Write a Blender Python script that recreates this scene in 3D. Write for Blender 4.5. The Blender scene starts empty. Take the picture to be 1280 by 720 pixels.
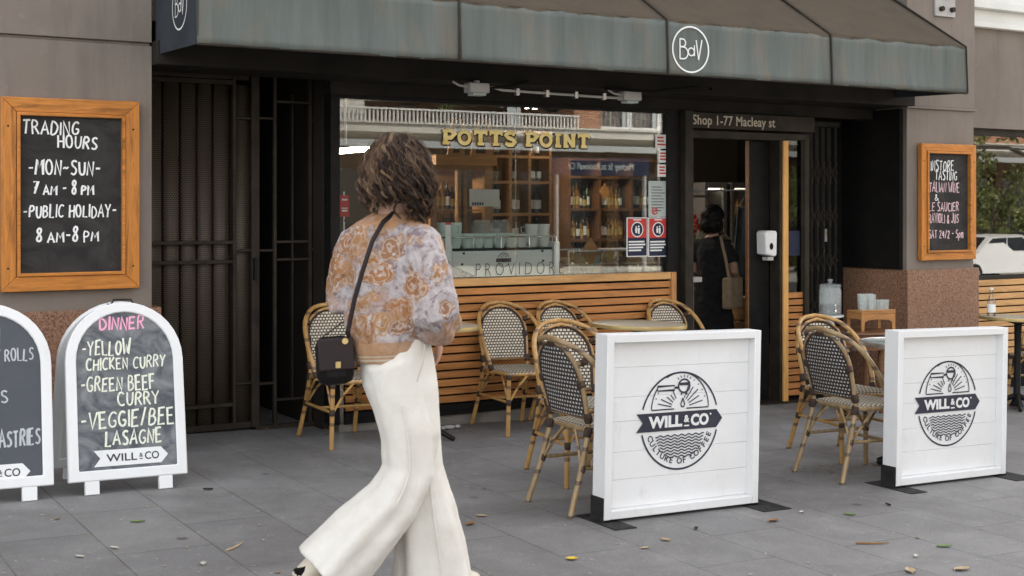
import bpy, bmesh, math, random
from mathutils import Vector, Matrix
R = math.radians
PI = math.pi
rnd = random.Random(7)
C = bpy.context.scene.collection
sc = bpy.context.scene

# ------------------------------------------------------------------ camera, sky, sun, exposure
F_PX, CAM_H, HOR, YAW = 1636.0, 1.5, 258.0, R(30.7)
cam_d = bpy.data.cameras.new('camera')
cam = bpy.data.objects.new('camera', cam_d)
C.objects.link(cam)
cam.location = (0, 0, CAM_H)
cam.rotation_euler = (R(90), 0, -YAW)
cam_d.sensor_width = 36.0
cam_d.lens = 36.0 * F_PX / 1280.0
cam_d.shift_y = -(360.0 - HOR) / 1280.0
cam_d.clip_start = 0.05
cam_d.clip_end = 3000
cam_d.dof.use_dof = True
cam_d.dof.focus_distance = 7.6
cam_d.dof.aperture_fstop = 5.6
sc.camera = cam

SUN_EL, SUN_AZ = R(50), R(35)
world = bpy.data.worlds.new('World')
sc.world = world
world.use_nodes = True
wn = world.node_tree
bg = wn.nodes['Background']
sky = wn.nodes.new('ShaderNodeTexSky')
sky.sky_type = 'NISHITA'
sky.sun_disc = False
sky.sun_elevation = SUN_EL
sky.sun_rotation = SUN_AZ
sky.dust_density = 2.0
sky.air_density = 1.0
desat = wn.nodes.new('ShaderNodeHueSaturation')      # sky light desaturated, then warm tinted, to balance the scene colour
desat.inputs['Saturation'].default_value = 0.30
wn.links.new(sky.outputs[0], desat.inputs['Color'])
tint = wn.nodes.new('ShaderNodeMix')
tint.data_type = 'RGBA'
tint.blend_type = 'MULTIPLY'
tint.inputs[0].default_value = 1.0
tint.inputs[7].default_value = (1.025, 1.0, .96, 1)
wn.links.new(desat.outputs[0], tint.inputs[6])
wn.links.new(tint.outputs[2], bg.inputs[0])
bg.inputs[1].default_value = 0.15
sl = bpy.data.lights.new('sun', 'SUN')
sl.energy = 3.3
sl.angle = R(0.5)
sl.color = (1.0, 0.93, 0.83)
sun = bpy.data.objects.new('sun', sl)
C.objects.link(sun)
sun.rotation_euler = Vector((math.sin(SUN_AZ) * math.cos(SUN_EL), math.cos(SUN_AZ) * math.cos(SUN_EL), math.sin(SUN_EL))).to_track_quat('Z', 'Y').to_euler()
sc.view_settings.view_transform = 'Standard'
sc.view_settings.look = 'None'
sc.view_settings.exposure = 2.2
sc.view_settings.gamma = 1.0
sc.view_settings.use_curve_mapping = False
sc.render.engine = 'CYCLES'
sc.cycles.use_denoising = True
sc.cycles.max_bounces = 8
sc.cycles.transparent_max_bounces = 16
sc.cycles.sample_clamp_indirect = 6.0

# ------------------------------------------------------------------ survey helpers: where a point of the place stands
_S, _C = math.sin(YAW), math.cos(YAW)
SLOPE, SX0 = 0.025, 4.0            # the street falls gently to the right


def gz(x):
    return -SLOPE * (x - SX0)


def on_y(px, py, Y):
    t = (px - 640) / F_PX
    d = Y / (_C - t * _S)
    return Vector(((_S + t * _C) * d, Y, CAM_H + (HOR - py) / F_PX * d))


def on_ground(px, py, h=0.0):
    t = (px - 640) / F_PX
    a, b, c = _S + t * _C, _C - t * _S, (HOR - py) / F_PX
    d = (SLOPE * SX0 + h - CAM_H) / (c + SLOPE * a)
    return Vector((a * d, b * d, CAM_H + c * d))


TILT = math.atan(SLOPE)


# ------------------------------------------------------------------ mesh builder
class MB:
    def __init__(s):
        s.v, s.f, s.mi, s.uv, s.sm = [], [], [], {}, {}
        s.M = Matrix.Identity(4)
        s.cur = 0

    def add(s, vs, fs, uvs=None, flat=False):
        o = len(s.v)
        s.v += [tuple(s.M @ Vector(p)) for p in vs]
        for i, f in enumerate(fs):
            if uvs:
                s.uv[len(s.f)] = [uvs[k] for k in f]
            s.sm[len(s.f)] = not flat
            s.f.append([k + o for k in f])
            s.mi.append(s.cur)
        return s

    def box(s, x0, x1, y0, y1, z0, z1):
        vs = [(x, y, z) for z in (z0, z1) for y in (y0, y1) for x in (x0, x1)]
        return s.add(vs, [(0, 2, 3, 1), (4, 5, 7, 6), (0, 1, 5, 4), (2, 6, 7, 3), (0, 4, 6, 2), (1, 3, 7, 5)])

    def cbox(s, c, d, rot=None):
        m = s.M
        s.M = m @ Matrix.Translation(c) @ (rot.to_4x4() if rot else Matrix.Identity(4))
        s.box(-d[0] / 2, d[0] / 2, -d[1] / 2, d[1] / 2, -d[2] / 2, d[2] / 2)
        s.M = m
        return s

    def tube(s, path, r, n=8, closed=False, cap=True, ref=None, fold=None):
        P = [Vector(p) for p in path]
        k = len(P)
        rad = list(r) if isinstance(r, list) else [r] * k
        T = []
        for i in range(k):
            if closed:
                t = P[(i + 1) % k] - P[i - 1]
            else:
                t = P[min(i + 1, k - 1)] - P[max(i - 1, 0)]
            T.append(t.normalized() if t.length > 1e-9 else Vector((0, 0, 1)))
        up = Vector(ref) if ref else (Vector((0, 0, 1)) if abs(T[0].z) < .9 else Vector((0, 1, 0)))
        nrm = (up - T[0] * up.dot(T[0])).normalized()
        vs, fs = [], []
        for i in range(k):
            if ref:
                q = Vector(ref)
                nn = q - T[i] * q.dot(T[i])
                nrm = nn.normalized() if nn.length > 1e-4 else nrm
            else:
                nrm = (nrm - T[i] * nrm.dot(T[i]))
                nrm = nrm.normalized() if nrm.length > 1e-6 else T[i].orthogonal().normalized()
            b = T[i].cross(nrm)
            ra, rb = rad[i] if isinstance(rad[i], (tuple, list)) else (rad[i], rad[i])
            for j in range(n):
                a = 2 * PI * j / n
                q = 1 if not fold else 1 + fold[0][i] * (math.sin(fold[1] * a + fold[2] + .5 * i) + .6 * math.sin((fold[1] + 3) * a - fold[2] * 2 - .3 * i))
                vs.append(P[i] + nrm * (math.cos(a) * ra * q) + b * (math.sin(a) * rb * q))
        m = k if closed else k - 1
        for i in range(m):
            for j in range(n):
                a, b2 = i * n + j, i * n + (j + 1) % n
                c, d = ((i + 1) % k) * n + (j + 1) % n, ((i + 1) % k) * n + j
                fs.append((a, b2, c, d))
        if cap and not closed:
            fs.append(tuple(range(n - 1, -1, -1)))
            fs.append(tuple((k - 1) * n + j for j in range(n)))
        return s.add(vs, fs)

    def cyl(s, p, q, r0, r1=None, n=12):
        return s.tube([p, q], [r0, r0 if r1 is None else r1], n)

    def lathe(s, prof, n=24, c=(0, 0, 0)):
        vs, fs = [], []
        for r, z in prof:
            for j in range(n):
                a = 2 * PI * j / n
                vs.append((c[0] + r * math.cos(a), c[1] + r * math.sin(a), c[2] + z))
        k = len(prof)
        for i in range(k - 1):
            for j in range(n):
                fs.append((i * n + j, i * n + (j + 1) % n, (i + 1) * n + (j + 1) % n, (i + 1) * n + j))
        if prof[0][0] > 1e-4:
            fs.append(tuple(range(n - 1, -1, -1)))
        if prof[-1][0] > 1e-4:
            fs.append(tuple((k - 1) * n + j for j in range(n)))
        return s.add(vs, fs)

    def stack(s, rings, n=20, fold=None):
        """closed body from horizontal ellipses (cx,cy,z,rx,ry,rot)"""
        vs, fs = [], []
        for i, (cx, cy, z, rx, ry, ro) in enumerate(rings):
            for j in range(n):
                a = 2 * PI * j / n
                if fold:
                    q = 1 + fold[0][i] * (math.sin(fold[1] * a + fold[2] + .4 * i) + .6 * math.sin((fold[1] + 4) * a - fold[2]))
                    x, y = rx * q * math.cos(a), ry * q * math.sin(a)
                    vs.append((cx + x, cy + y, z))
                    continue
                x, y = rx * math.cos(a), ry * math.sin(a)
                vs.append((cx + x * math.cos(ro) - y * math.sin(ro), cy + x * math.sin(ro) + y * math.cos(ro), z))
        k = len(rings)
        for i in range(k - 1):
            for j in range(n):
                fs.append((i * n + j, i * n + (j + 1) % n, (i + 1) * n + (j + 1) % n, (i + 1) * n + j))
        fs.append(tuple(range(n - 1, -1, -1)))
        fs.append(tuple((k - 1) * n + j for j in range(n)))
        return s.add(vs, fs)

    def ball(s, c, r, n=12, m=8, sc_=(1, 1, 1)):
        prof = []
        vs, fs = [], []
        for i in range(m + 1):
            t = PI * i / m
            for j in range(n):
                a = 2 * PI * j / n
                rr = max(math.sin(t), 1e-3)
                vs.append((c[0] + r * sc_[0] * rr * math.cos(a), c[1] + r * sc_[1] * rr * math.sin(a), c[2] - r * sc_[2] * math.cos(t)))
        for i in range(m):
            for j in range(n):
                fs.append((i * n + j, i * n + (j + 1) % n, (i + 1) * n + (j + 1) % n, (i + 1) * n + j))
        return s.add(vs, fs)

    def prism(s, poly, y0, y1):
        """outline in (x,z), from y0 (front) to y1 (back)"""
        n = len(poly)
        vs = [(x, y0, z) for x, z in poly] + [(x, y1, z) for x, z in poly]
        fs = [tuple(range(n)), tuple(range(2 * n - 1, n - 1, -1))]
        fs += [(i, i + n, (i + 1) % n + n, (i + 1) % n) for i in range(n)]
        return s.add(vs, fs, flat=True)

    def ring_prism(s, outer, inner, y0, y1):
        n = len(outer)
        vs = [(x, y0, z) for x, z in outer] + [(x, y0, z) for x, z in inner] + [(x, y1, z) for x, z in outer] + [(x, y1, z) for x, z in inner]
        fs = []
        for i in range(n):
            j = (i + 1) % n
            fs += [(i, j, j + n, i + n), (i + 2 * n, i + 3 * n, j + 3 * n, j + 2 * n), (i, i + 2 * n, j + 2 * n, j), (i + n, j + n, j + 3 * n, i + 3 * n)]
        return s.add(vs, fs, flat=True)

    def ribbon(s, pts, w, y=0.0, h=0.0008, closed=False):
        """raised stroke on the plane y, facing -y; pts in (x,z)"""
        P = [Vector((p[0], p[1])) for p in pts]
        k = len(P)
        vs, fs = [], []
        for i in range(k):
            if closed:
                a, b = P[i - 1], P[(i + 1) % k]
            else:
                a, b = P[max(i - 1, 0)], P[min(i + 1, k - 1)]
            t = (b - a)
            t = t.normalized() if t.length > 1e-9 else Vector((1, 0))
            d1 = (P[i] - a); d2 = (b - P[i])
            mit = 1.0
            if d1.length > 1e-9 and d2.length > 1e-9:
                cs = max(d1.normalized().dot(t), .55)
                mit = 1 / cs
            nn = Vector((-t.y, t.x)) * (w / 2 * mit)
            vs += [(P[i].x + nn.x, y, P[i].y + nn.y), (P[i].x, y - h, P[i].y), (P[i].x - nn.x, y, P[i].y - nn.y)]
        m = k if closed else k - 1
        for i in range(m):
            a, b = 3 * i, 3 * ((i + 1) % k)
            fs += [(a, a + 1, b + 1, b), (a + 1, a + 2, b + 2, b + 1)]
        return s.add(vs, fs)

    def grid(s, fn, nu, nv, uvscale=(1, 1), flip=False):
        vs, uv = [], []
        for j in range(nv + 1):
            for i in range(nu + 1):
                p, q = fn(i / nu, j / nv)
                vs.append(p); uv.append(q)
        fs = []
        w = nu + 1
        for j in range(nv):
            for i in range(nu):
                f = (j * w + i, j * w + i + 1, (j + 1) * w + i + 1, (j + 1) * w + i)
                fs.append(f[::-1] if flip else f)
        return s.add(vs, fs, uv)

    def text(s, body, size, M, depth=0.001, bold=0.0, xs=1.0, align='CENTER', space=1.0):
        cu = bpy.data.curves.new('t', 'FONT')
        cu.body = body; cu.size = size; cu.extrude = depth / 2; cu.offset = bold
        cu.align_x = align; cu.align_y = 'CENTER'; cu.space_character = space
        cu.resolution_u = 3
        o = bpy.data.objects.new('t', cu)
        C.objects.link(o)
        dg = bpy.context.evaluated_depsgraph_get()
        me = bpy.data.meshes.new_from_object(o.evaluated_get(dg))
        vs = [M @ Vector((v.co.x * xs, v.co.y, v.co.z)) for v in me.vertices]
        s.add(vs, [tuple(p.vertices) for p in me.polygons], flat=True)
        bpy.data.objects.remove(o)
        bpy.data.meshes.remove(me)
        bpy.data.curves.remove(cu)
        return s

    def fit(s, body, x0, x1, zc, h, y, depth=.0008, bold=.02):
        """lettering squeezed into a box on a wall that faces -y; bold is a share of the height"""
        t = MB()
        t.text(body, 1.0, Matrix.Identity(4), .001, bold)
        ax = [v[0] for v in t.v]; az = [v[1] for v in t.v]
        kx, kz = (x1 - x0) / (max(ax) - min(ax)), h / (max(az) - min(az))
        vs = [(x0 + (v[0] - min(ax)) * kx, y - depth if v[2] > 0 else y, zc + (v[1] - (max(az) + min(az)) / 2) * kz) for v in t.v]
        s.add(vs, t.f, flat=True)
        return s

    def build(s, name, mats, parent=None, angle=35, bevel=0.0, loc=None):
        me = bpy.data.meshes.new(name)
        me.from_pydata(s.v, [], s.f)
        mats = mats if isinstance(mats, (list, tuple)) else [mats]
        for m in mats:
            me.materials.append(m)
        if s.uv:
            ul = me.uv_layers.new(name='UVMap')
            for p in me.polygons:
                q = s.uv.get(p.index)
                if q:
                    for li, u in zip(p.loop_indices, q):
                        ul.data[li].uv = u
        for p in me.polygons:
            p.material_index = s.mi[p.index]
            p.use_smooth = s.sm.get(p.index, True)
        me.update()
        if angle < 180:
            me.set_sharp_from_angle(angle=R(angle))
        o = bpy.data.objects.new(name, me)
        C.objects.link(o)
        if parent:
            o.parent = parent
        if loc:
            o.location = loc
        if bevel:
            b = o.modifiers.new('bevel', 'BEVEL')
            b.width = bevel; b.segments = 2; b.limit_method = 'ANGLE'; b.angle_limit = R(40)
        return o


def TXT(x, y, z):
    """matrix putting text on a wall that faces -y, at x,y,z"""
    return Matrix.Translation((x, y, z)) @ Matrix.Rotation(R(90), 4, 'X')


def thing(name, label, cat, loc=(0, 0, 0), rz=0.0, group=None, tilt=False, kind=None):
    o = bpy.data.objects.new(name, None)
    C.objects.link(o)
    o.empty_display_size = .1
    m = Matrix.Translation(loc)
    if tilt:
        m = m @ Matrix.Rotation(TILT, 4, 'Y')
    m = m @ Matrix.Rotation(rz, 4, 'Z')
    o.matrix_world = m
    o['label'] = label
    o['category'] = cat
    if group:
        o['group'] = group
    if kind:
        o['kind'] = kind
    return o


def tag(o, label, cat, group=None, kind=None):
    o['label'] = label
    o['category'] = cat
    if group:
        o['group'] = group
    if kind:
        o['kind'] = kind
    return o


def dup(root, mtx, label, group=None):
    r = root.copy()
    C.objects.link(r)
    r.matrix_world = mtx
    r['label'] = label
    if group:
        r['group'] = group
    for ch in list(root.children):
        c = ch.copy(); C.objects.link(c); c.parent = r
        for g in list(ch.children):
            d = g.copy(); C.objects.link(d); d.parent = c
    return r


def place(x, y, rz=0.0, tilt=True, h=0.0):
    m = Matrix.Translation((x, y, gz(x) + h))
    if tilt:
        m = m @ Matrix.Rotation(TILT, 4, 'Y')
    return m @ Matrix.Rotation(rz, 4, 'Z')


# ------------------------------------------------------------------ materials
class NT:
    def __init__(s, name):
        s.m = bpy.data.materials.new(name)
        s.m.use_nodes = True
        s.t = s.m.node_tree
        s.b = s.t.nodes['Principled BSDF']
        s.out = s.t.nodes['Material Output']

    def n(s, typ, **kw):
        nd = s.t.nodes.new('ShaderNode' + typ)
        for k, v in kw.items():
            if k.startswith('i_'):
                nd.inputs[k[2:].replace('_', ' ')].default_value = v
            else:
                setattr(nd, k, v)
        return nd

    def l(s, a, b):
        s.t.links.new(a, b)

    def co(s, which='Object', scale=(1, 1, 1), rot=(0, 0, 0), loc=(0, 0, 0)):
        tc = s.n('TexCoord')
        mp = s.n('Mapping')
        mp.inputs['Scale'].default_value = scale
        mp.inputs['Rotation'].default_value = rot
        mp.inputs['Location'].default_value = loc
        s.l(tc.outputs[which], mp.inputs[0])
        return mp.outputs[0]

    def geo(s, scale=(1, 1, 1), rot=(0, 0, 0)):
        g = s.n('NewGeometry')
        mp = s.n('Mapping')
        mp.inputs['Scale'].default_value = scale
        mp.inputs['Rotation'].default_value = rot
        s.l(g.outputs['Position'], mp.inputs[0])
        return mp.outputs[0]

    def noise(s, vec, scale, detail=4, rough=.55, dist=0.0):
        nd = s.n('TexNoise')
        nd.inputs['Scale'].default_value = scale
        nd.inputs['Detail'].default_value = detail
        nd.inputs['Roughness'].default_value = rough
        nd.inputs['Distortion'].default_value = dist
        s.l(vec, nd.inputs['Vector'])
        return nd.outputs['Fac']

    def ramp(s, fac, stops, interp='LINEAR'):
        r = s.n('ValToRGB')
        r.color_ramp.interpolation = interp
        e = r.color_ramp.elements
        while len(e) < len(stops):
            e.new(.5)
        for el, (p, c) in zip(e, stops):
            el.position = p
            el.color = (c[0], c[1], c[2], 1) if not isinstance(c, (int, float)) else (c, c, c, 1)
        s.l(fac, r.inputs[0])
        return r.outputs[0]

    def mix(s, a, b, fac, mode='MIX'):
        m = s.n('Mix', data_type='RGBA', blend_type=mode)
        for sock, v in ((m.inputs[0], fac), (m.inputs[6], a), (m.inputs[7], b)):
            if hasattr(v, 'links'):
                s.l(v, sock)
            elif isinstance(v, (int, float)):
                sock.default_value = v if sock.type == 'VALUE' else (v, v, v, 1)
            else:
                sock.default_value = (v[0], v[1], v[2], 1)
        return m.outputs[2]

    def math(s, op, a, b=None):
        m = s.n('Math', operation=op)
        for sock, v in ((m.inputs[0], a), (m.inputs[1], b)):
            if v is None:
                continue
            if hasattr(v, 'links'):
                s.l(v, sock)
            else:
                sock.default_value = v
        return m.outputs[0]

    def bump(s, h, strength=.3, dist=.01):
        b = s.n('Bump')
        b.inputs['Strength'].default_value = strength
        b.inputs['Distance'].default_value = dist
        s.l(h, b.inputs['Height'])
        s.l(b.outputs[0], s.b.inputs['Normal'])

    def set(s, col=None, rough=None, metal=None, spec=None):
        for nm, v in (('Base Color', col), ('Roughness', rough), ('Metallic', metal), ('Specular IOR Level', spec)):
            if v is None:
                continue
            if hasattr(v, 'links'):
                s.l(v, s.b.inputs[nm])
            elif isinstance(v, (int, float)):
                s.b.inputs[nm].default_value = v
            else:
                s.b.inputs[nm].default_value = (v[0], v[1], v[2], 1)
        return s


def sc3(c, k):
    return tuple(min(1, x * k) for x in c)


def plain(name, col, rough=.55, metal=0, var=.15, scale=6, bump=.1, bscale=80, spec=None):
    t = NT(name)
    v = t.co()
    f = t.noise(v, scale, 5)
    c = t.ramp(f, [(.25, sc3(col, 1 - var)), (.75, sc3(col, 1 + var))])
    r = t.ramp(t.noise(v, scale * 2.3, 3), [(.3, max(.02, rough - .08)), (.7, min(1, rough + .08))])
    if spec is None:
        spec = .5 if rough < .4 else (.12 if max(col) < .1 else .3)
    t.set(c, r, metal, spec)
    if bump:
        t.bump(t.noise(v, bscale, 3), bump, .004)
    return t.m


def wood(name, col, axis='X', rough=.45, var=.35, scale=1.0, worn=0.0):
    t = NT(name)
    sc_ = {'X': (1.2, 14, 14), 'Y': (14, 1.2, 14), 'Z': (14, 14, 1.2)}[axis]
    v = t.geo(tuple(k * scale for k in sc_))
    f = t.noise(v, 2.0, 6, .6, .8)
    f2 = t.noise(v, 9.0, 4, .6, .2)
    c = t.ramp(f, [(.25, sc3(col, 1 - var * 1.3)), (.5, col), (.75, sc3(col, 1 + var))])
    c = t.mix(c, sc3(col, .45), t.ramp(f2, [(.52, 0.0), (.8, .55)]))
    if worn:
        c = t.mix(c, sc3(col, .22), t.ramp(t.noise(t.geo(tuple(k * .35 for k in sc_)), 3.2, 5, .7, .5), [(.54, 0.0), (.66, worn)]))
    t.set(c, rough, None, .3)
    t.bump(f2, .15, .003)
    return t.m


MAT = {}


def mk_materials():
    m = MAT
    t = NT('white_paint')
    v = t.geo()
    c = t.ramp(t.noise(v, 2.5, 6, .65), [(.3, (.70, .695, .68)), (.7, (.77, .768, .76))])
    c = t.mix(c, (.52, .50, .46), t.ramp(t.noise(t.geo((1, 1, .35)), 16, 6, .75), [(.60, 0.0), (.76, .45)]))
    t.set(c, .45)
    t.bump(t.noise(t.geo((.2, 1, 1)), 60, 4, .6), .12, .003)
    m['white_paint'] = t.m
    m['logo_ink'] = plain('logo_ink', (.045, .045, .06), .6, bump=0)
    m['black_metal'] = plain('black_metal', (.012, .0115, .011), .5, 0, var=.35, scale=12, bump=.1)
    m['bronze_metal'] = plain('bronze_metal', (.030, .025, .019), .45, 0, var=.4, scale=9, bump=.1)
    m['gate_metal'] = plain('gate_metal', (.034, .027, .021), .5, 0, var=.4, scale=9, bump=.1)
    m['black_matte'] = plain('black_matte', (.008, .0075, .007), .7, var=.3)
    m['soffit_paint'] = plain('soffit_paint', (.022, .019, .016), .75, var=.35, scale=3)
    m['grey_plastic'] = plain('grey_plastic', (.42, .40, .38), .5, var=.12)
    m['steel'] = plain('steel', (.6, .6, .6), .3, .9, var=.1, bump=0)
    m['chrome'] = plain('chrome', (.8, .8, .8), .12, 1, var=.03, bump=0)
    m['brass'] = plain('brass', (.50, .37, .16), .45, .6, var=.12, bump=.05)
    m['chalk_white'] = plain('chalk_white', (.80, .80, .78), .9, var=.15, scale=60, bump=0)
    m['chalk_pink'] = plain('chalk_pink', (.80, .36, .50), .9, var=.15, scale=60, bump=0)
    m['chalk_rose'] = plain('chalk_rose', (.78, .55, .58), .9, var=.15, scale=60, bump=0)
    m['chalk_yellow'] = plain('chalk_yellow', (.72, .73, .60), .9, var=.2, scale=60, bump=0)
    m['chalk_grey'] = plain('chalk_grey', (.46, .47, .49), .9, var=.2, scale=60, bump=0)
    m['rubber'] = plain('rubber', (.03, .03, .03), .8)
    m['dark_leather'] = plain('dark_leather', (.009, .007, .007), .5, var=.3, scale=20, bump=.3, bscale=120)
    m['strap_leather'] = plain('strap_leather', (.03, .022, .022), .5, var=.2)
    m['skin'] = plain('skin', (.52, .31, .22), .5, var=.08, scale=12, bump=.03)
    m['cream_leather'] = plain('cream_leather', (.62, .55, .44), .45, var=.1)
    m['mint_ceramic'] = plain('mint_ceramic', (.58, .68, .62), .25, var=.06, bump=0)
    m['white_ceramic'] = plain('white_ceramic', (.72, .72, .68), .25, var=.05, bump=0)
    m['machine_grey'] = plain('machine_grey', (.66, .69, .66), .35, var=.06, bump=0)
    m['paper'] = plain('paper', (.78, .78, .75), .8, var=.05, bump=0)
    m['sign_red'] = plain('sign_red', (.52, .045, .04), .45, var=.08, bump=0)
    m['sign_navy'] = plain('sign_navy', (.025, .03, .055), .5, var=.1, bump=0)
    m['notice_grey'] = plain('notice_grey', (.42, .47, .45), .5, var=.06, bump=0)
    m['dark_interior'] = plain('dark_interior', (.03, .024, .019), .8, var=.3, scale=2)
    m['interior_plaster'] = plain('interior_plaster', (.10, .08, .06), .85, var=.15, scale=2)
    m['dark_fabric'] = plain('dark_fabric', (.02, .02, .022), .9, var=.3, scale=20)
    m['tote_cloth'] = plain('tote_cloth', (.30, .23, .15), .9, var=.2, scale=20)
    m['black_hair'] = plain('black_hair', (.012, .010, .010), .45, var=.3, scale=30)
    m['timber_slat'] = wood('timber_slat', (.45, .19, .06), 'X', .38, .36, 1, .35)
    m['timber_cap'] = wood('timber_cap', (.58, .32, .125), 'X', .35, .26, 1, .3)
    m['timber_post'] = wood('timber_post', (.46, .22, .075), 'Z', .4, .3)
    m['frame_wood_x'] = wood('frame_wood_x', (.50, .19, .038), 'X', .36, .3, 2, .7)
    m['frame_wood_z'] = wood('frame_wood_z', (.50, .19, .038), 'Z', .36, .3, 2, .7)
    m['dark_timber'] = wood('dark_timber', (.16, .075, .035), 'X', .35, .4, 1.5)
    m['shelf_timber'] = wood('shelf_timber', (.34, .17, .07), 'X', .5, .3)
    m['tray_wood'] = wood('tray_wood', (.42, .20, .07), 'X', .4, .25)
    m['rattan'] = None

    # render wall
    t = NT('render_wall')
    v = t.geo()
    c = t.ramp(t.noise(v, 1.3, 6), [(.3, (.168, .137, .112)), (.7, (.228, .191, .160))])
    c = t.mix(c, (.11, .094, .082), t.ramp(t.noise(t.geo((1, 1, .12)), 5.5, 6, .65), [(.50, 0.0), (.74, .6)]))
    c = t.mix(c, (.30, .27, .24), t.ramp(t.noise(v, 9, 5, .7), [(.62, 0.0), (.74, .35)]))
    t.set(c, .85)
    t.bump(t.noise(v, 140, 4, .7), .35, .006)
    m['render_wall'] = t.m
    # granite
    t = NT('red_granite')
    v = t.geo()
    vo = t.n('TexVoronoi')
    vo.inputs['Scale'].default_value = 150
    t.l(v, vo.inputs['Vector'])
    c = t.ramp(vo.outputs['Color'], [(.1, (.07, .038, .027)), (.3, (.20, .098, .058)), (.6, (.27, .145, .088)), (.9, (.36, .225, .15))])
    c = t.mix(c, (.06, .04, .035), t.ramp(t.noise(v, 60, 3), [(.55, 0.0), (.7, .75)]))
    t.set(c, .4, None, .3)
    m['red_granite'] = t.m
    # paving
    t = NT('bluestone_paving')
    g = t.n('NewGeometry')
    mp = t.n('Mapping')
    mp.inputs['Rotation'].default_value = (0, 0, R(90))
    mp.inputs['Location'].default_value = (.13, .305, 0)
    t.l(g.outputs['Position'], mp.inputs[0])
    br = t.n('TexBrick')
    br.offset = .5
    br.inputs['Scale'].default_value = 1
    br.inputs['Brick Width'].default_value = .82
    br.inputs['Row Height'].default_value = .412
    br.inputs['Mortar Size'].default_value = .004
    br.inputs['Mortar Smooth'].default_value = .3
    br.inputs['Bias'].default_value = 0
    br.inputs['Color1'].default_value = (.153, .147, .143, 1)
    br.inputs['Color2'].default_value = (.190, .183, .177, 1)
    br.inputs['Mortar'].default_value = (.075, .07, .063, 1)
    t.l(mp.outputs[0], br.inputs['Vector'])
    v = t.geo()
    c = t.mix(br.outputs['Color'], (.27, .262, .25), t.ramp(t.noise(v, 2.2, 6, .65), [(.45, 0.0), (.75, .6)]))
    c = t.mix(c, (.105, .098, .09), t.ramp(t.noise(v, 1.1, 7, .7, .6), [(.46, 0.0), (.70, .75)]))
    c = t.mix(c, (.37, .355, .34), t.ramp(t.noise(v, 150, 2, .7), [(.56, 0.0), (.75, .6)]))
    c = t.mix(c, (.075, .073, .072), t.ramp(t.noise(v, 110, 2, .7), [(.58, 0.0), (.75, .6)]))
    # worn light scuffs and dark gum spots
    vo = t.n('TexVoronoi'); vo.inputs['Scale'].default_value = 3.2; vo.inputs['Randomness'].default_value = 1
    t.l(v, vo.inputs['Vector'])
    sp = t.math('MULTIPLY', t.ramp(vo.outputs['Distance'], [(.07, .75), (.10, 0.0)]), t.ramp(vo.outputs['Color'], [(.50, 0.0), (.56, 1.0)]))
    c = t.mix(c, (.06, .056, .053), sp)
    v3 = t.n('TexVoronoi'); v3.inputs['Scale'].default_value = 11
    t.l(v, v3.inputs['Vector'])
    sp = t.math('MULTIPLY', t.ramp(v3.outputs['Distance'], [(.06, .8), (.10, 0.0)]), t.ramp(v3.outputs['Color'], [(.62, 0.0), (.66, 1.0)]))
    c = t.mix(c, (.34, .33, .31), sp)
    c = t.mix(c, (.32, .30, .27), t.ramp(t.noise(v, 23, 5, .75), [(.60, 0.0), (.70, .6)]))
    t.set(c, t.ramp(t.noise(v, 2.5, 5), [(.3, .55), (.7, .8)]), None, .3)
    h = t.mix(t.noise(v, 160, 3, .7), 0.0, br.outputs['Fac'])
    t.bump(h, .35, .004)
    m['paving'] = t.m
    t = NT('asphalt')
    v = t.geo()
    t.set(t.ramp(t.noise(v, 60, 5), [(.3, (.04, .04, .042)), (.7, (.075, .073, .07))]), .85)
    m['asphalt'] = t.m
    # awning canvas
    t = NT('awning_canvas')
    v = t.geo((1, 1, .06))
    v2 = t.geo()
    sx = t.n('SeparateXYZ'); t.l(v2, sx.inputs[0])
    c = t.ramp(t.noise(v, 9, 6, .7), [(.3, (.100, .113, .104)), (.5, (.122, .136, .125)), (.72, (.150, .163, .151))])
    c = t.mix(c, (.20, .145, .10), t.ramp(t.noise(t.geo((1, 1, .5)), 3.5, 6, .7), [(.5, 0.0), (.75, .65)]))
    dust = t.mix((.055, .044, .034), (.105, .075, .048), t.noise(v2, 5, 5, .7))
    # the sloping top is brown with old dust: what lies above the fold
    fz = t.math('ADD', sx.outputs['Z'], t.math('MULTIPLY', t.noise(v2, 6, 4), .06))
    c = t.mix(c, dust, t.math('MULTIPLY', t.math('GREATER_THAN', fz, 2.742), .9))
    t.set(c, .9, None, .1)
    t.bump(t.noise(t.geo((1, 1, .3)), 14, 4), .25, .02)
    m['awning_canvas'] = t.m
    m['awning_side'] = plain('awning_side', (.042, .048, .056), .8, var=.2, scale=4)
    m['awning_white'] = plain('awning_white', (.74, .74, .72), .7, var=.08, bump=0)
    # blackboards
    def slate(name, col, smear, amt, sscale=3.0):
        t = NT(name)
        v = t.co()
        f = t.noise(t.co(scale=(1, 1, 1.6), rot=(0, R(25), 0)), sscale, 6, .62, 2.2)
        c = t.mix(col, smear, t.ramp(f, [(.38, 0.0), (.78, amt)]))
        c = t.mix(c, sc3(smear, 1.2), t.ramp(t.noise(v, 24, 4, .7), [(.62, 0.0), (.8, .16)]))
        t.set(c, .8, None, .12)
        return t.m
    m['slate_black'] = slate('slate_black', (.030, .028, .027), (.10, .095, .09), .45)
    m['slate_grey'] = slate('slate_grey', (.085, .09, .10), (.33, .335, .335), .85, 4.0)
    m['slate_clean'] = slate('slate_clean', (.085, .09, .102), (.12, .12, .13), .4)
    # bamboo / cane
    t = NT('cane')
    v = t.co()
    wv = t.n('TexWave', wave_type='BANDS', bands_direction='Z')
    wv.inputs['Scale'].default_value = 1.9
    wv.inputs['Distortion'].default_value = 1.5
    t.l(v, wv.inputs['Vector'])
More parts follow.
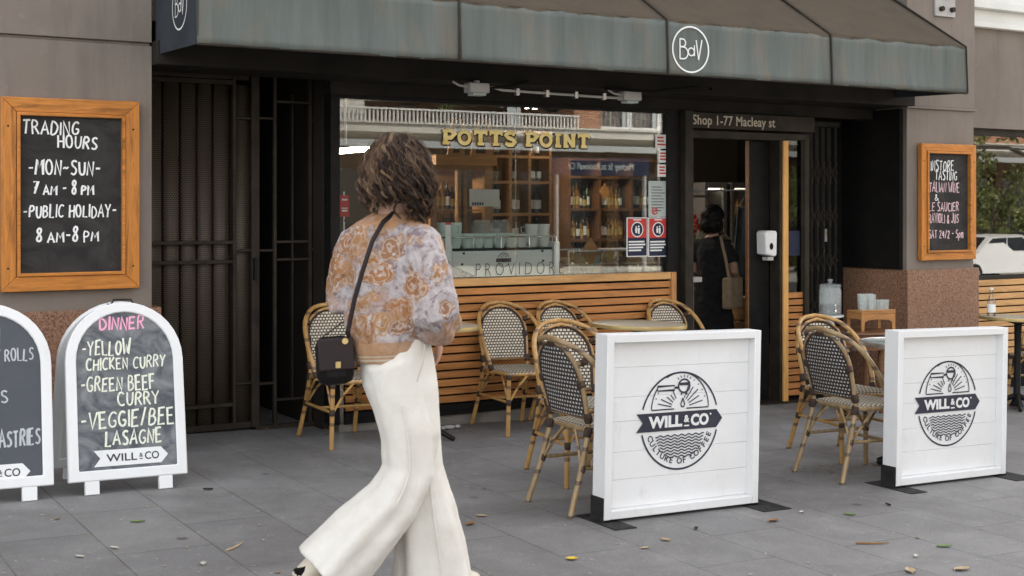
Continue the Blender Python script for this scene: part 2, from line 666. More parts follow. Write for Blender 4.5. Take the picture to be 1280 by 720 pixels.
    c = t.ramp(t.noise(t.co(scale=(1, 1, .25)), 30, 4), [(.3, (.30, .155, .045)), (.7, (.50, .29, .095))])
    c = t.mix(c, (.10, .055, .03), t.ramp(wv.outputs['Fac'], [(.02, .85), (.06, 0.0)]))
    t.set(c, .38)
    m['cane'] = t.m
    t = NT('cane_weathered')
    v = t.co()
    wv = t.n('TexWave', wave_type='BANDS', bands_direction='Z')
    wv.inputs['Scale'].default_value = 1.9
    wv.inputs['Distortion'].default_value = 1.5
    t.l(v, wv.inputs['Vector'])
    c = t.ramp(t.noise(t.co(scale=(1, 1, .25)), 30, 4), [(.3, (.20, .125, .055)), (.7, (.36, .25, .13))])
    c = t.mix(c, (.07, .045, .03), t.ramp(wv.outputs['Fac'], [(.02, .85), (.06, 0.0)]))
    t.set(c, .4)
    m['cane_weathered'] = t.m
    m['cane_binding'] = plain('cane_binding', (.055, .036, .028), .5, var=.3, scale=30, bump=.4, bscale=160)

    def weave(name, bw, rh, mort, white, dark=(.035, .028, .027)):
        t = NT(name)
        v = t.co('UV')
        br = t.n('TexBrick')
        br.offset = .5
        br.inputs['Scale'].default_value = 1
        br.inputs['Brick Width'].default_value = bw
        br.inputs['Row Height'].default_value = rh
        br.inputs['Mortar Size'].default_value = mort
        br.inputs['Mortar Smooth'].default_value = .25
        br.inputs['Color1'].default_value = (*white, 1)
        br.inputs['Color2'].default_value = (*sc3(white, .82), 1)
        br.inputs['Mortar'].default_value = (*dark, 1)
        t.l(v, br.inputs['Vector'])
        t.set(br.outputs['Color'], .5)
        iv = t.math('SUBTRACT', 1.0, br.outputs['Fac'])
        t.bump(iv, .6, .004)
        return t.m
    m['weave_front'] = weave('weave_front', .0235, .0195, .0042, (.74, .66, .50), (.05, .033, .026))
    m['weave_back'] = weave('weave_back', .0225, .021, .0064, (.60, .57, .52))
    m['weave_seat'] = weave('weave_seat', .026, .019, .0044, (.72, .65, .50), (.05, .033, .026))
    # table tops
    t = NT('table_laminate')
    v = t.co()
    c = t.ramp(t.noise(v, 40, 5, .7), [(.3, (.34, .285, .205)), (.7, (.46, .40, .31))])
    t.set(c, .5, None, .3)
    m['table_laminate'] = t.m
    m['table_glass'] = plain('table_glass', (.33, .36, .33), .18, var=.1, bump=0)
    # perforated gate sheet
    t = NT('perforated_sheet')
    vo = t.n('TexBrick')
    vo.offset = .5
    vo.inputs['Scale'].default_value = 1
    vo.inputs['Brick Width'].default_value = .0165
    vo.inputs['Row Height'].default_value = .0125
    vo.inputs['Mortar Size'].default_value = .0032
    vo.inputs['Mortar Smooth'].default_value = .35
    vo.inputs['Color1'].default_value = (.008, .007, .006, 1)
    vo.inputs['Color2'].default_value = (.012, .010, .009, 1)
    vo.inputs['Mortar'].default_value = (.105, .080, .056, 1)
    t.l(t.geo((1, 1, 1), (R(-90), 0, 0)), vo.inputs['Vector'])
    c = t.mix(vo.outputs['Color'], (.05, .03, .02), t.ramp(t.noise(t.geo(), 3, 5), [(.45, 0.0), (.8, .7)]))
    t.set(c, .55, .2)
    t.bump(vo.outputs['Fac'], .5, .003)
    m['perforated_sheet'] = t.m
    # glass
    def glass(name, tint, extra=1.0):
        t = NT(name)
        fr = t.n('Fresnel'); fr.inputs['IOR'].default_value = 1.5
        gl = t.n('BsdfGlossy'); gl.inputs['Roughness'].default_value = 0.0
        tr = t.n('BsdfTransparent'); tr.inputs['Color'].default_value = (*tint, 1)
        mx = t.n('MixShader')
        f = t.math('MULTIPLY', fr.outputs[0], extra)
        t.l(f, mx.inputs[0]); t.l(tr.outputs[0], mx.inputs[1]); t.l(gl.outputs[0], mx.inputs[2])
        t.l(mx.outputs[0], t.out.inputs['Surface'])
        return t.m
    m['window_glass'] = glass('window_glass', (.92, .94, .93), 1.6)
    t = NT('misty_glass')
    t.set((.80, .83, .82), .15)
    tr = t.n('BsdfTransparent'); tr.inputs['Color'].default_value = (.95, .97, .96, 1)
    mx = t.n('MixShader'); mx.inputs[0].default_value = .17
    t.l(tr.outputs[0], mx.inputs[1]); t.l(t.b.outputs[0], mx.inputs[2])
    t.l(mx.outputs[0], t.out.inputs['Surface'])
    m['misty_glass'] = t.m
    m['coated_glass'] = glass('coated_glass', (.55, .62, .60), 3.2)
    m['clear_glass'] = glass('clear_glass', (.965, .975, .97), 1.0)
    t = NT('water')
    t.b.inputs['Transmission Weight'].default_value = 1
    t.set((.95, .97, .97), .02); t.b.inputs['IOR'].default_value = 1.33
    m['water'] = t.m
    # gold lettering
    t = NT('gold_leaf')
    c = t.ramp(t.noise(t.co(), 14, 4), [(.3, (.70, .55, .17)), (.7, (.88, .76, .38))])
    t.set(c, .35, .35)
    m['gold_leaf'] = t.m
    # red brick
    t = NT('red_brick')
    br = t.n('TexBrick')
    br.inputs['Scale'].default_value = 1
    br.inputs['Brick Width'].default_value = .24
    br.inputs['Row Height'].default_value = .085
    br.inputs['Mortar Size'].default_value = .008
    br.inputs['Color1'].default_value = (.32, .12, .06, 1)
    br.inputs['Color2'].default_value = (.42, .19, .10, 1)
    br.inputs['Mortar'].default_value = (.4, .36, .3, 1)
    t.l(t.geo((1, 1, 1), (R(-90), 0, 0)), br.inputs['Vector'])
    t.set(br.outputs['Color'], .85)
    m['red_brick'] = t.m
    m['pale_render'] = plain('pale_render', (.62, .60, .54), .8, var=.08, scale=1)
    m['pale_tile'] = plain('pale_tile', (.45, .43, .38), .8, var=.1, scale=1)
    m['brown_panel'] = plain('brown_panel', (.16, .10, .06), .7, var=.2, scale=1)
    m['curtain'] = plain('curtain', (.35, .33, .31), .9, var=.3, scale=8)
    # foliage
    t = NT('foliage')
    t.set(t.ramp(t.noise(t.co(), 3, 3), [(.3, (.13, .16, .05)), (.7, (.30, .32, .12))]), .55)
    t.b.inputs['Transmission Weight'].default_value = 0
    m['foliage'] = t.m
    m['bark'] = plain('bark', (.17, .14, .11), .9, var=.3, scale=5, bump=.6, bscale=25)
    m['car_white'] = plain('car_white', (.78, .78, .77), .2, var=.02, bump=0)
    m['car_glass'] = plain('car_glass', (.02, .025, .03), .08, var=.1, bump=0)
    m['turquoise_panel'] = plain('turquoise_panel', (.17, .33, .32), .6, var=.1, bump=0)
    for k, col in (('leaf_brown', (.22, .11, .045)), ('leaf_tan', (.40, .30, .18)), ('leaf_green', (.13, .20, .05)), ('leaf_dark', (.035, .04, .02)), ('leaf_yellow', (.60, .42, .06)), ('leaf_pale', (.50, .47, .40))):
        m[k] = plain(k, col, .6, var=.3, scale=40, bump=0)
    m['cornice_white'] = plain('cornice_white', (.66, .66, .62), .7, var=.1, scale=2)

    # trousers, shirt, hair
    t = NT('cream_cotton')
    v = t.co()
    t.set(t.ramp(t.noise(v, 7, 5), [(.3, (.63, .59, .525)), (.7, (.72, .685, .62))]), .9)
    h = t.mix(t.noise(v, 420, 2), t.noise(t.co(scale=(1, 1, .45), rot=(0, R(-20), 0)), 12, 4, .5, 1.2), .8)
    t.bump(h, .42, .03)
    m['cream_cotton'] = t.m
    t = NT('paisley_cotton')
    v = t.co()
    ns = t.n('TexNoise'); ns.inputs['Scale'].default_value = 7; ns.inputs['Detail'].default_value = 3
    t.l(v, ns.inputs['Vector'])
    vv = t.mix(v, ns.outputs['Color'], .20)
    vo = t.n('TexVoronoi'); vo.inputs['Scale'].default_value = 11.5; vo.inputs['Randomness'].default_value = .85
    t.l(vv, vo.inputs['Vector'])
    base = t.ramp(t.noise(vv, 30, 4, .65), [(.35, (.17, .13, .135)), (.5, (.36, .315, .315)), (.65, (.46, .415, .40))])
    rust = t.ramp(vo.outputs['Color'], [(.2, (.30, .125, .04)), (.5, (.22, .10, .05)), (.8, (.36, .19, .08))])
    inner = t.ramp(t.math('SINE', t.math('MULTIPLY', vo.outputs['Distance'], 31.0)), [(.3, 0.0), (.85, .6)])
    rust = t.mix(rust, (.46, .38, .31), inner)
    rust = t.mix(rust, (.48, .43, .41), t.ramp(t.noise(v, 55, 3, .6), [(.54, 0.0), (.62, .8)]))
    c = t.mix(rust, base, t.ramp(vo.outputs['Distance'], [(.50, 0.0), (.58, 1.0)]))
    c = t.mix(c, (.30, .14, .055), t.ramp(t.noise(v, 6, 3, .5), [(.52, 0.0), (.66, .6)]))
    c = t.mix(c, (.12, .075, .07), t.ramp(t.noise(v, 42, 3, .6), [(.60, 0.0), (.68, .7)]))
    sx = t.n('SeparateXYZ'); t.l(v, sx.inputs[0])
    tz = t.math('ADD', sx.outputs['Z'], t.math('MULTIPLY', sx.outputs['X'], -.05))
    band = t.math('MULTIPLY', t.math('LESS_THAN', tz, .965), t.math('LESS_THAN', sx.outputs['X'], .055))
    c = t.mix(c, (.36, .20, .10), t.math('MULTIPLY', band, .85))
    stp = t.math('MULTIPLY', t.math('MULTIPLY', t.math('LESS_THAN', tz, .918), t.math('GREATER_THAN', t.math('SINE', t.math('MULTIPLY', tz, 420.0)), .0)), t.math('LESS_THAN', sx.outputs['X'], .055))
    c = t.mix(c, (.46, .40, .31), t.math('MULTIPLY', stp, .8))
    shl = t.math('GREATER_THAN', t.math('ADD', sx.outputs['Z'], t.math('MULTIPLY', t.noise(v, 8, 3), .1)), 1.425)
    c = t.mix(c, (.42, .21, .09), t.math('MULTIPLY', shl, .7))
    t.set(c, .75)
    t.bump(t.noise(t.co(scale=(1, 1, .6)), 14, 4, .6, .8), .4, .03)
    m['paisley_cotton'] = t.m
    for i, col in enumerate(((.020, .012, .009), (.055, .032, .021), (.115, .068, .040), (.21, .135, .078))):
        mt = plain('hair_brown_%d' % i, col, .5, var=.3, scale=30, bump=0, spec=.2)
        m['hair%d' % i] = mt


def emis(name, col, st):
    t = NT(name)
    t.b.inputs['Emission Color'].default_value = (*col, 1)
    t.b.inputs['Emission Strength'].default_value = st
    t.set(col, .5)
    return t.m


mk_materials()
MAT['tube_light'] = emis('tube_light', (1, .90, .74), 26)
MAT['fridge_light'] = emis('fridge_light', (1, .86, .66), 1.3)

# ------------------------------------------------------------------ chalk handwriting
GL = {
    'A': [[(0, 0), (.28, 1), (.55, 0)], [(.1, .36), (.47, .38)]],
    'B': [[(.04, 0), (.05, 1), (.36, .95), (.42, .75), (.3, .55), (.05, .52)], [(.3, .55), (.48, .36), (.42, .1), (.2, 0), (.04, 0)]],
    'C': [[(.5, .86), (.34, 1), (.14, .9), (.02, .55), (.08, .15), (.28, 0), (.5, .12)]],
    'D': [[(.05, 0), (.05, 1), (.3, .93), (.5, .62), (.48, .3), (.3, .05), (.05, 0)]],
    'E': [[(.46, 1), (.05, .97), (.04, .5), (.04, 0), (.46, .03)], [(.05, .52), (.38, .54)]],
    'F': [[(.46, 1), (.05, .97), (.04, .5), (.04, 0)], [(.05, .52), (.38, .54)]],
    'G': [[(.5, .86), (.34, 1), (.14, .9), (.02, .55), (.08, .15), (.28, 0), (.48, .12), (.5, .42), (.3, .42)]],
    'H': [[(.04, 1), (.04, 0)], [(.48, 1), (.47, 0)], [(.04, .5), (.48, .53)]],
    'I': [[(.06, 1), (.06, 0)]],
    'J': [[(.4, 1), (.4, .2), (.28, 0), (.1, .04), (.02, .2)]],
    'K': [[(.05, 1), (.05, 0)], [(.45, 1), (.07, .48), (.48, 0)]],
    'L': [[(.05, 1), (.04, .02), (.44, .02)]],
    'M': [[(.02, 0), (.1, 1), (.32, .4), (.54, 1), (.62, 0)]],
    'N': [[(.04, 0), (.06, 1), (.46, 0), (.48, 1)]],
    'O': [[(.26, 1), (.08, .85), (.02, .5), (.1, .1), (.27, 0), (.44, .12), (.52, .5), (.44, .88), (.26, 1)]],
    'P': [[(.05, 0), (.05, 1), (.36, .97), (.48, .78), (.38, .55), (.06, .48)]],
    'Q': [[(.26, 1), (.02, .5), (.27, 0), (.52, .5), (.26, 1)], [(.3, .3), (.52, 0)]],
    'R': [[(.05, 0), (.05, 1), (.34, .97), (.46, .78), (.36, .56), (.06, .5)], [(.22, .52), (.5, 0)]],
    'S': [[(.45, .88), (.28, 1), (.08, .88), (.1, .64), (.38, .44), (.45, .2), (.28, 0), (.03, .1)]],
    'T': [[(0, .98), (.5, 1)], [(.26, 1), (.25, 0)]],
    'U': [[(.04, 1), (.05, .25), (.2, 0), (.38, .06), (.47, .3), (.48, 1)]],
    'V': [[(0, 1), (.26, 0), (.52, 1)]],
    'W': [[(0, 1), (.16, 0), (.34, .7), (.5, 0), (.68, 1)]],
    'X': [[(0, 1), (.5, 0)], [(.5, 1), (0, 0)]],
    'Y': [[(0, 1), (.26, .5), (.52, 1)], [(.26, .5), (.22, 0)]],
    'Z': [[(.02, 1), (.48, .98), (.02, .02), (.5, 0)]],
    '1': [[(.1, .8), (.24, 1), (.22, 0)]],
    '2': [[(.04, .78), (.2, 1), (.42, .86), (.36, .5), (.02, .02), (.48, 0)]],
    '4': [[(.36, 0), (.36, 1), (.02, .34), (.5, .36)]],
    '5': [[(.45, 1), (.1, .98), (.06, .58), (.34, .6), (.46, .32), (.3, .02), (.03, .08)]],
    '7': [[(.02, .96), (.48, 1), (.2, 0)], [(.14, .5), (.42, .52)]],
    '8': [[(.26, .54), (.07, .74), (.2, 1), (.4, .92), (.38, .7), (.1, .34), (.06, .12), (.24, 0), (.42, .1), (.42, .34), (.26, .54)]],
    '-': [[(.05, .48), (.38, .5)]],
    '~': [[(.02, .4), (.14, .52), (.28, .4), (.42, .54)]],
    '/': [[(.02, -.05), (.4, 1.05)]],
    '&': [[(.5, .02), (.14, .74), (.24, .98), (.36, .8), (.06, .3), (.16, .02), (.36, .1), (.46, .4)]],
    'p': [[(.05, -.3), (.05, .62), (.3, .66), (.4, .42), (.28, .12), (.06, .14)]],
    'm': [[(.04, 0), (.05, .62)], [(.05, .5), (.2, .66), (.28, .5), (.28, 0)], [(.28, .5), (.44, .66), (.52, .5), (.54, 0)]],
    'i': [[(.06, .62), (.06, 0)], [(.06, .82), (.07, .9)]],
}
ADV = {k: max(p[0] for st in v for p in st) + .17 for k, v in GL.items()}
ADV[' '] = .38


def hand(mb, txt, x0, x1, z0, h, y, wd, rise=0.0, seed=1, small=()):
    """chalk strokes of txt between x0 and x1 on the plane y, baseline z0"""
    rg = random.Random(seed)
    tot = sum(ADV[ch] for ch in txt) - .17
    k = (x1 - x0) / tot
    x = 0.0
    for n_, ch in enumerate(txt):
        if ch != ' ':
            dz = rg.uniform(-.05, .05) * h
            hs = h * rg.uniform(.9, 1.08) * (.72 if n_ in small else 1)
            sk = rg.uniform(-.05, .10)
            for st in GL[ch]:
                pts = []
                for i, (a, b) in enumerate(st):
                    pts.append((x0 + (x + a + sk * (b - .3) + rg.uniform(-.015, .015)) * k, z0 + dz + rise * (x / tot) + b * hs + rg.uniform(-.015, .015) * h))
                if len(pts) > 3:     # soften the corners of curved strokes
                    q = [pts[0]]
                    for a, b in zip(pts[:-1], pts[1:]):
                        q += [(a[0] * .75 + b[0] * .25, a[1] * .75 + b[1] * .25), (a[0] * .25 + b[0] * .75, a[1] * .25 + b[1] * .75)]
                    q.append(pts[-1])
                    pts = q if ch not in 'EFMNWKZ' else pts
                mb.ribbon(pts, wd * rg.uniform(.85, 1.15), y - rg.uniform(0, .0004), .0007)
        x += ADV[ch]

# ------------------------------------------------------------------ ground
def wpart(name, mb, mat, root, **kw):
    """a part given in world coordinates under its thing"""
    o = mb.build(name, mat, None, **kw)
    o.parent = root
    o.matrix_parent_inverse = root.matrix_world.inverted()
    return o


def sheet(name, x0, x1, y0, y1, mat, dz=0.0, th=.12):
    mb = MB()
    vs = []
    for z in (0, -th):
        for y in (y0, y1):
            for x in (x0, x1):
                vs.append((x, y, gz(x) + dz + z))
    mb.add(vs, [(0, 1, 3, 2), (4, 6, 7, 5), (0, 4, 5, 1), (2, 3, 7, 6), (0, 2, 6, 4), (1, 5, 7, 3)])
    o = mb.build(name, mat)
    o['kind'] = 'structure'
    return o


KERB_Y, FAR_Y = -3.2, -12.6
sheet('ground', -400, 400, -300, 300, MAT['asphalt'], -.26, .1)
sheet('pavement', -60, 80, KERB_Y, 14.5, MAT['paving'], 0, .2)
sheet('road', -60, 80, FAR_Y, KERB_Y, MAT['asphalt'], -.14, .05)
sheet('far_pavement', -60, 80, -22, FAR_Y, MAT['pale_tile'], 0, .2)

# ------------------------------------------------------------------ the building
bld = thing('shop_building', 'taupe rendered corner building with red granite plinths around the dark shopfront', 'building', (5.2, 8.4, gz(5.2)))
mb = MB()
mb.box(-6, 2.098, 7.66, 8.46, -.3, 2.438)
mb.box(-6, 2.092, 7.675, 8.45, 2.438, 2.456)
mb.box(-6, 2.096, 7.652, 8.46, 2.456, 4.0)
wpart('pier', mb, MAT['render_wall'], bld, bevel=.004)
mb = MB()
mb.box(8.357, 9.17, 7.66, 8.52, -.4, 2.315)
mb.box(8.34, 9.19, 7.64, 8.52, 2.315, 2.335)
mb.box(8.35, 9.175, 7.652, 8.52, 2.335, 4.0)
wpart('pier', mb, MAT['render_wall'], bld, bevel=.004)
mb = MB()
mb.box(-6, 2.145, 7.63, 8.2, -.3, .912)
wpart('granite_plinth', mb, MAT['red_granite'], bld, bevel=.003)
mb = MB()
mb.box(8.335, 9.205, 7.632, 8.45, -.4, .972)
wpart('granite_plinth', mb, MAT['red_granite'], bld, bevel=.003)
mb = MB()
mb.box(9.17, 12.4, 7.9, 8.15, 2.2, 3.09)
mb.box(10.6, 12.4, 7.91, 8.14, -.5, 2.2)
mb.box(-8, 12.4, 8.0, 16, 3.5, 13.5)  # unseen upper mass, put in and sized for the shade it casts
mb.box(2.098, 8.35, 7.76, 8.3, 2.6, 4.0)
wpart('wall', mb, MAT['render_wall'], bld)
mb = MB()
for (z0, z1, y) in ((3.09, 3.14, 7.84), (3.14, 3.25, 7.87), (3.25, 3.32, 7.80), (3.32, 3.5, 7.85)):
    mb.box(9.18, 12.4, y, 8.1, z0, z1)
wpart('cornice', mb, MAT['cornice_white'], bld, bevel=.006)
mb = MB()
mb.box(2.135, 8.345, 7.22, 9.2, 2.47, 2.58)
mb.box(2.10, 8.345, 7.56, 7.99, 2.325, 2.465)
mb.box(2.10, 3.36, 7.995, 8.6, 2.40, 2.465)
mb.box(3.36, 8.345, 7.995, 8.12, 2.235, 2.465)
wpart('soffit', mb, MAT['soffit_paint'], bld, bevel=.006)
mb = MB()                                     # dark return wall beside the right pier
mb.box(7.94, 8.33, 8.36, 8.46, -.3, 2.46)
mb.box(8.315, 8.352, 7.70, 8.36, .975, 2.31)
wpart('return_wall', mb, MAT['black_matte'], bld)
mb = MB()                                     # lobby behind the gates and the shop's inner shell
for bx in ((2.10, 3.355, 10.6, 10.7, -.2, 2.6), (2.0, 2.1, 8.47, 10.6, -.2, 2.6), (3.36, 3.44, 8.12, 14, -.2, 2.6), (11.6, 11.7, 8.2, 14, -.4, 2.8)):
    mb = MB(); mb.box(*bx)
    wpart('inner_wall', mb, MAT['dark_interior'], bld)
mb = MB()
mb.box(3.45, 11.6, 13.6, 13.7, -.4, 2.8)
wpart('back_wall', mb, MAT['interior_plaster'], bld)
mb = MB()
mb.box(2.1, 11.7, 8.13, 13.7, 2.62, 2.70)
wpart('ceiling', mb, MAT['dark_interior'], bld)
mb = MB()
mb.box(3.45, 11.6, 8.1, 13.6, -.20, -.075)
wpart('shop_floor', mb, MAT['dark_timber'], bld)
mb = MB()
mb.box(3.42, 6.17, 7.985, 8.12, -.2, .062)
wpart('concrete_base', mb, plain('concrete_base', (.20, .18, .155), .85, var=.25, scale=6, bump=.4), bld, bevel=.004)

# ------------------------------------------------------------------ right-hand window
rw = thing('side_window', 'tall side shop window right of the pier reflecting trees and a car', 'window', (9.9, 8.0, gz(9.9)))
mb = MB()
mb.box(9.175, 10.6, 7.95, 8.05, 2.14, 2.2)
mb.box(9.175, 10.6, 7.95, 8.05, .84, .875)
mb.box(9.175, 9.20, 7.95, 8.05, .875, 2.14)
mb.box(10.33, 10.37, 7.95, 8.05, .875, 2.14)
mb.box(10.57, 10.6, 7.95, 8.05, .875, 2.14)
mb.box(9.2, 10.33, 7.965, 8.035, 2.02, 2.035)
wpart('window_frame', mb, MAT['bronze_metal'], rw)
mb = MB(); mb.box(9.2, 10.33, 7.995, 8.003, .875, 2.14)
wpart('glass_pane', mb, MAT['coated_glass'], rw)
mb = MB(); mb.box(10.37, 10.57, 7.995, 8.003, .875, 2.14)
wpart('glass_pane', mb, MAT['coated_glass'], rw)
mb = MB(); mb.box(10.03, 10.32, 8.06, 8.10, .875, 2.02)
wpart('turquoise_panel', mb, MAT['turquoise_panel'], rw)
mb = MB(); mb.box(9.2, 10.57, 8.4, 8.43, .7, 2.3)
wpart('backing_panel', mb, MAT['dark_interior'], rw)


def slats(mb, x0, x1, y0, y1, ztop, zbot, h=.044, pitch=.0565):
    z = ztop
    while z - h > zbot:
        mb.box(x0, x1, y0 + rnd.uniform(0, .003), y1, z - h, z)
        z -= pitch


rc = thing('timber_cladding', 'pale timber slat cladding under the side window behind the far table', 'cladding', (9.9, 7.95, gz(9.9)))
mb = MB()
slats(mb, 9.215, 10.6, 7.93, 7.955, .838, .16, .050, .0625)
wpart('slats', mb, MAT['timber_cap'], rc, bevel=.002)
mb = MB(); mb.box(9.215, 10.6, 7.958, 8.0, -.4, .835)
wpart('backing_board', mb, MAT['black_matte'], rc)

# ------------------------------------------------------------------ timber cladding under the shop window
tc = thing('timber_cladding', 'honey coloured horizontal timber slat cladding under the main shop window', 'cladding', (4.8, 7.96, gz(4.8)))
mb = MB()
mb.box(3.45, 6.118, 7.935, 8.02, .948, 1.0)
wpart('sill_cap', mb, MAT['timber_cap'], tc, bevel=.003)
mb = MB()
slats(mb, 3.45, 6.118, 7.945, 7.968, .932, .14)
wpart('slats', mb, MAT['timber_slat'], tc, bevel=.002)
mb = MB(); mb.box(3.45, 6.12, 7.972, 7.984, .10, .945)
wpart('backing_board', mb, MAT['black_matte'], tc)
mb = MB(); mb.box(6.12, 6.166, 7.93, 7.99, .063, 1.0)
wpart('end_post', mb, MAT['timber_post'], tc, bevel=.003)
mb = MB(); mb.box(3.45, 6.12, 7.962, 7.984, .064, .098)
mb.box(3.45, 6.12, 7.955, 7.984, .10, .137)
wpart('kick_board', mb, MAT['black_metal'], tc)

# ------------------------------------------------------------------ main shop window
sw = thing('shop_window', 'wide plate glass shop window with gold lettering over the timber cladding', 'window', (4.8, 8.03, 1.0))
mb = MB()
mb.box(3.36, 3.425, 7.985, 8.10, .062, 2.236)
mb.box(3.425, 6.135, 7.99, 8.10, 2.212, 2.236)
mb.box(3.425, 6.135, 8.021, 8.09, .985, 1.0)
mb.box(6.135, 6.25, 7.99, 8.11, -.1, 2.236)
wpart('window_frame', mb, MAT['black_metal'], sw, bevel=.002)
mb = MB(); mb.box(3.425, 4.803, 8.03, 8.038, .995, 2.213)
wpart('glass_pane', mb, MAT['window_glass'], sw)
mb = MB(); mb.box(4.807, 6.135, 8.03, 8.038, .995, 2.213)
wpart('glass_pane', mb, MAT['window_glass'], sw)
mb = MB(); mb.box(6.085, 6.095, 8.045, 8.065, .995, 2.21)
wpart('glass_channel', mb, MAT['steel'], sw)

GY = 8.026
# slab lettering POTTS POINT
SL = {
    'P': ([[(.14, 0), (.14, 1)], [(.14, .96), (.42, .95), (.58, .72), (.42, .46), (.16, .45)]], [(-.02, 0, .34), (-.02, 1, .3)]),
    'O': ([[(.36 + .27 * math.sin(a), .5 + .43 * math.cos(a)) for a in [i * PI / 8 for i in range(17)]]], []),
    'T': ([[(.33, 0), (.33, 1)], [(0, .93), (.66, .93)]], [(.16, 0, .34)]),
    'S': ([[(.52, .80), (.38, .94), (.18, .93), (.07, .75), (.18, .58), (.42, .46), (.53, .27), (.42, .07), (.2, .05), (.04, .2)]], []),
    'I': ([[(.16, 0), (.16, 1)]], [(0, 0, .32), (0, 1, .32)]),
    'N': ([[(.13, 0), (.13, 1)], [(.13, .96), (.55, .04)], [(.55, 0), (.55, 1)]], [(0, 0, .28), (.42, 1, .26)]),
}
SADV = {'P': .72, 'O': .84, 'T': .78, 'S': .68, 'I': .45, 'N': .80, ' ': .42}


def slab(mb, txt, x0, x1, z0, z1, y, dx=0, dz=0):
    tot = sum(SADV[c] for c in txt) - .1
    k = (x1 - x0) / tot
    x = x0
    h = z1 - z0
    for c in txt:
        if c != ' ':
            st, ser = SL[c]
            for n_, s_ in enumerate(st):
                wdt = .21 if abs(s_[0][0] - s_[-1][0]) < .05 and len(s_) == 2 else .17
                mb.ribbon([(x + a * k + dx, z0 + b * h + dz) for a, b in s_], wdt * k, y - .0008 * n_, .002)
            for a, b, w_ in ser:
                mb.ribbon([(x + a * k + dx, z0 + (.07 if b == 0 else .93) * h + dz), (x + (a + w_) * k + dx, z0 + (.07 if b == 0 else .93) * h + dz)], .13 * k, y - .0030, .0018)
            if c == 'T':
                for q in (.04, .62):
                    mb.ribbon([(x + q * k + dx, z0 + .7 * h + dz), (x + q * k + dx, z0 + h + dz)], .09 * k, y - .0036, .0018)
        x += SADV[c] * k


a, b = on_y(553, 163, GY), on_y(737, 187, GY)
mb = MB(); slab(mb, 'POTTS POINT', a.x, b.x, 1.932, 2.030, GY - .004)
wpart('gold_lettering', mb, MAT['gold_leaf'], sw)
mb = MB(); slab(mb, 'POTTS POINT', a.x, b.x, 1.932, 2.030, GY - .0005, .008, -.009)
wpart('lettering_shade', mb, MAT['black_matte'], sw)
# thin outline lettering PROVIDORE along the sill
mb = MB()
xs0, xs1 = on_y(595, 340, GY).x, on_y(704, 335, GY).x
mb.fit('P R O V I D O R E', xs0, xs1, 1.055, .088, GY - .0004, depth=.0008, bold=-.022)
wpart('outline_lettering', mb, plain('lettering_outline', (.045, .04, .03), .5, bump=0), sw)


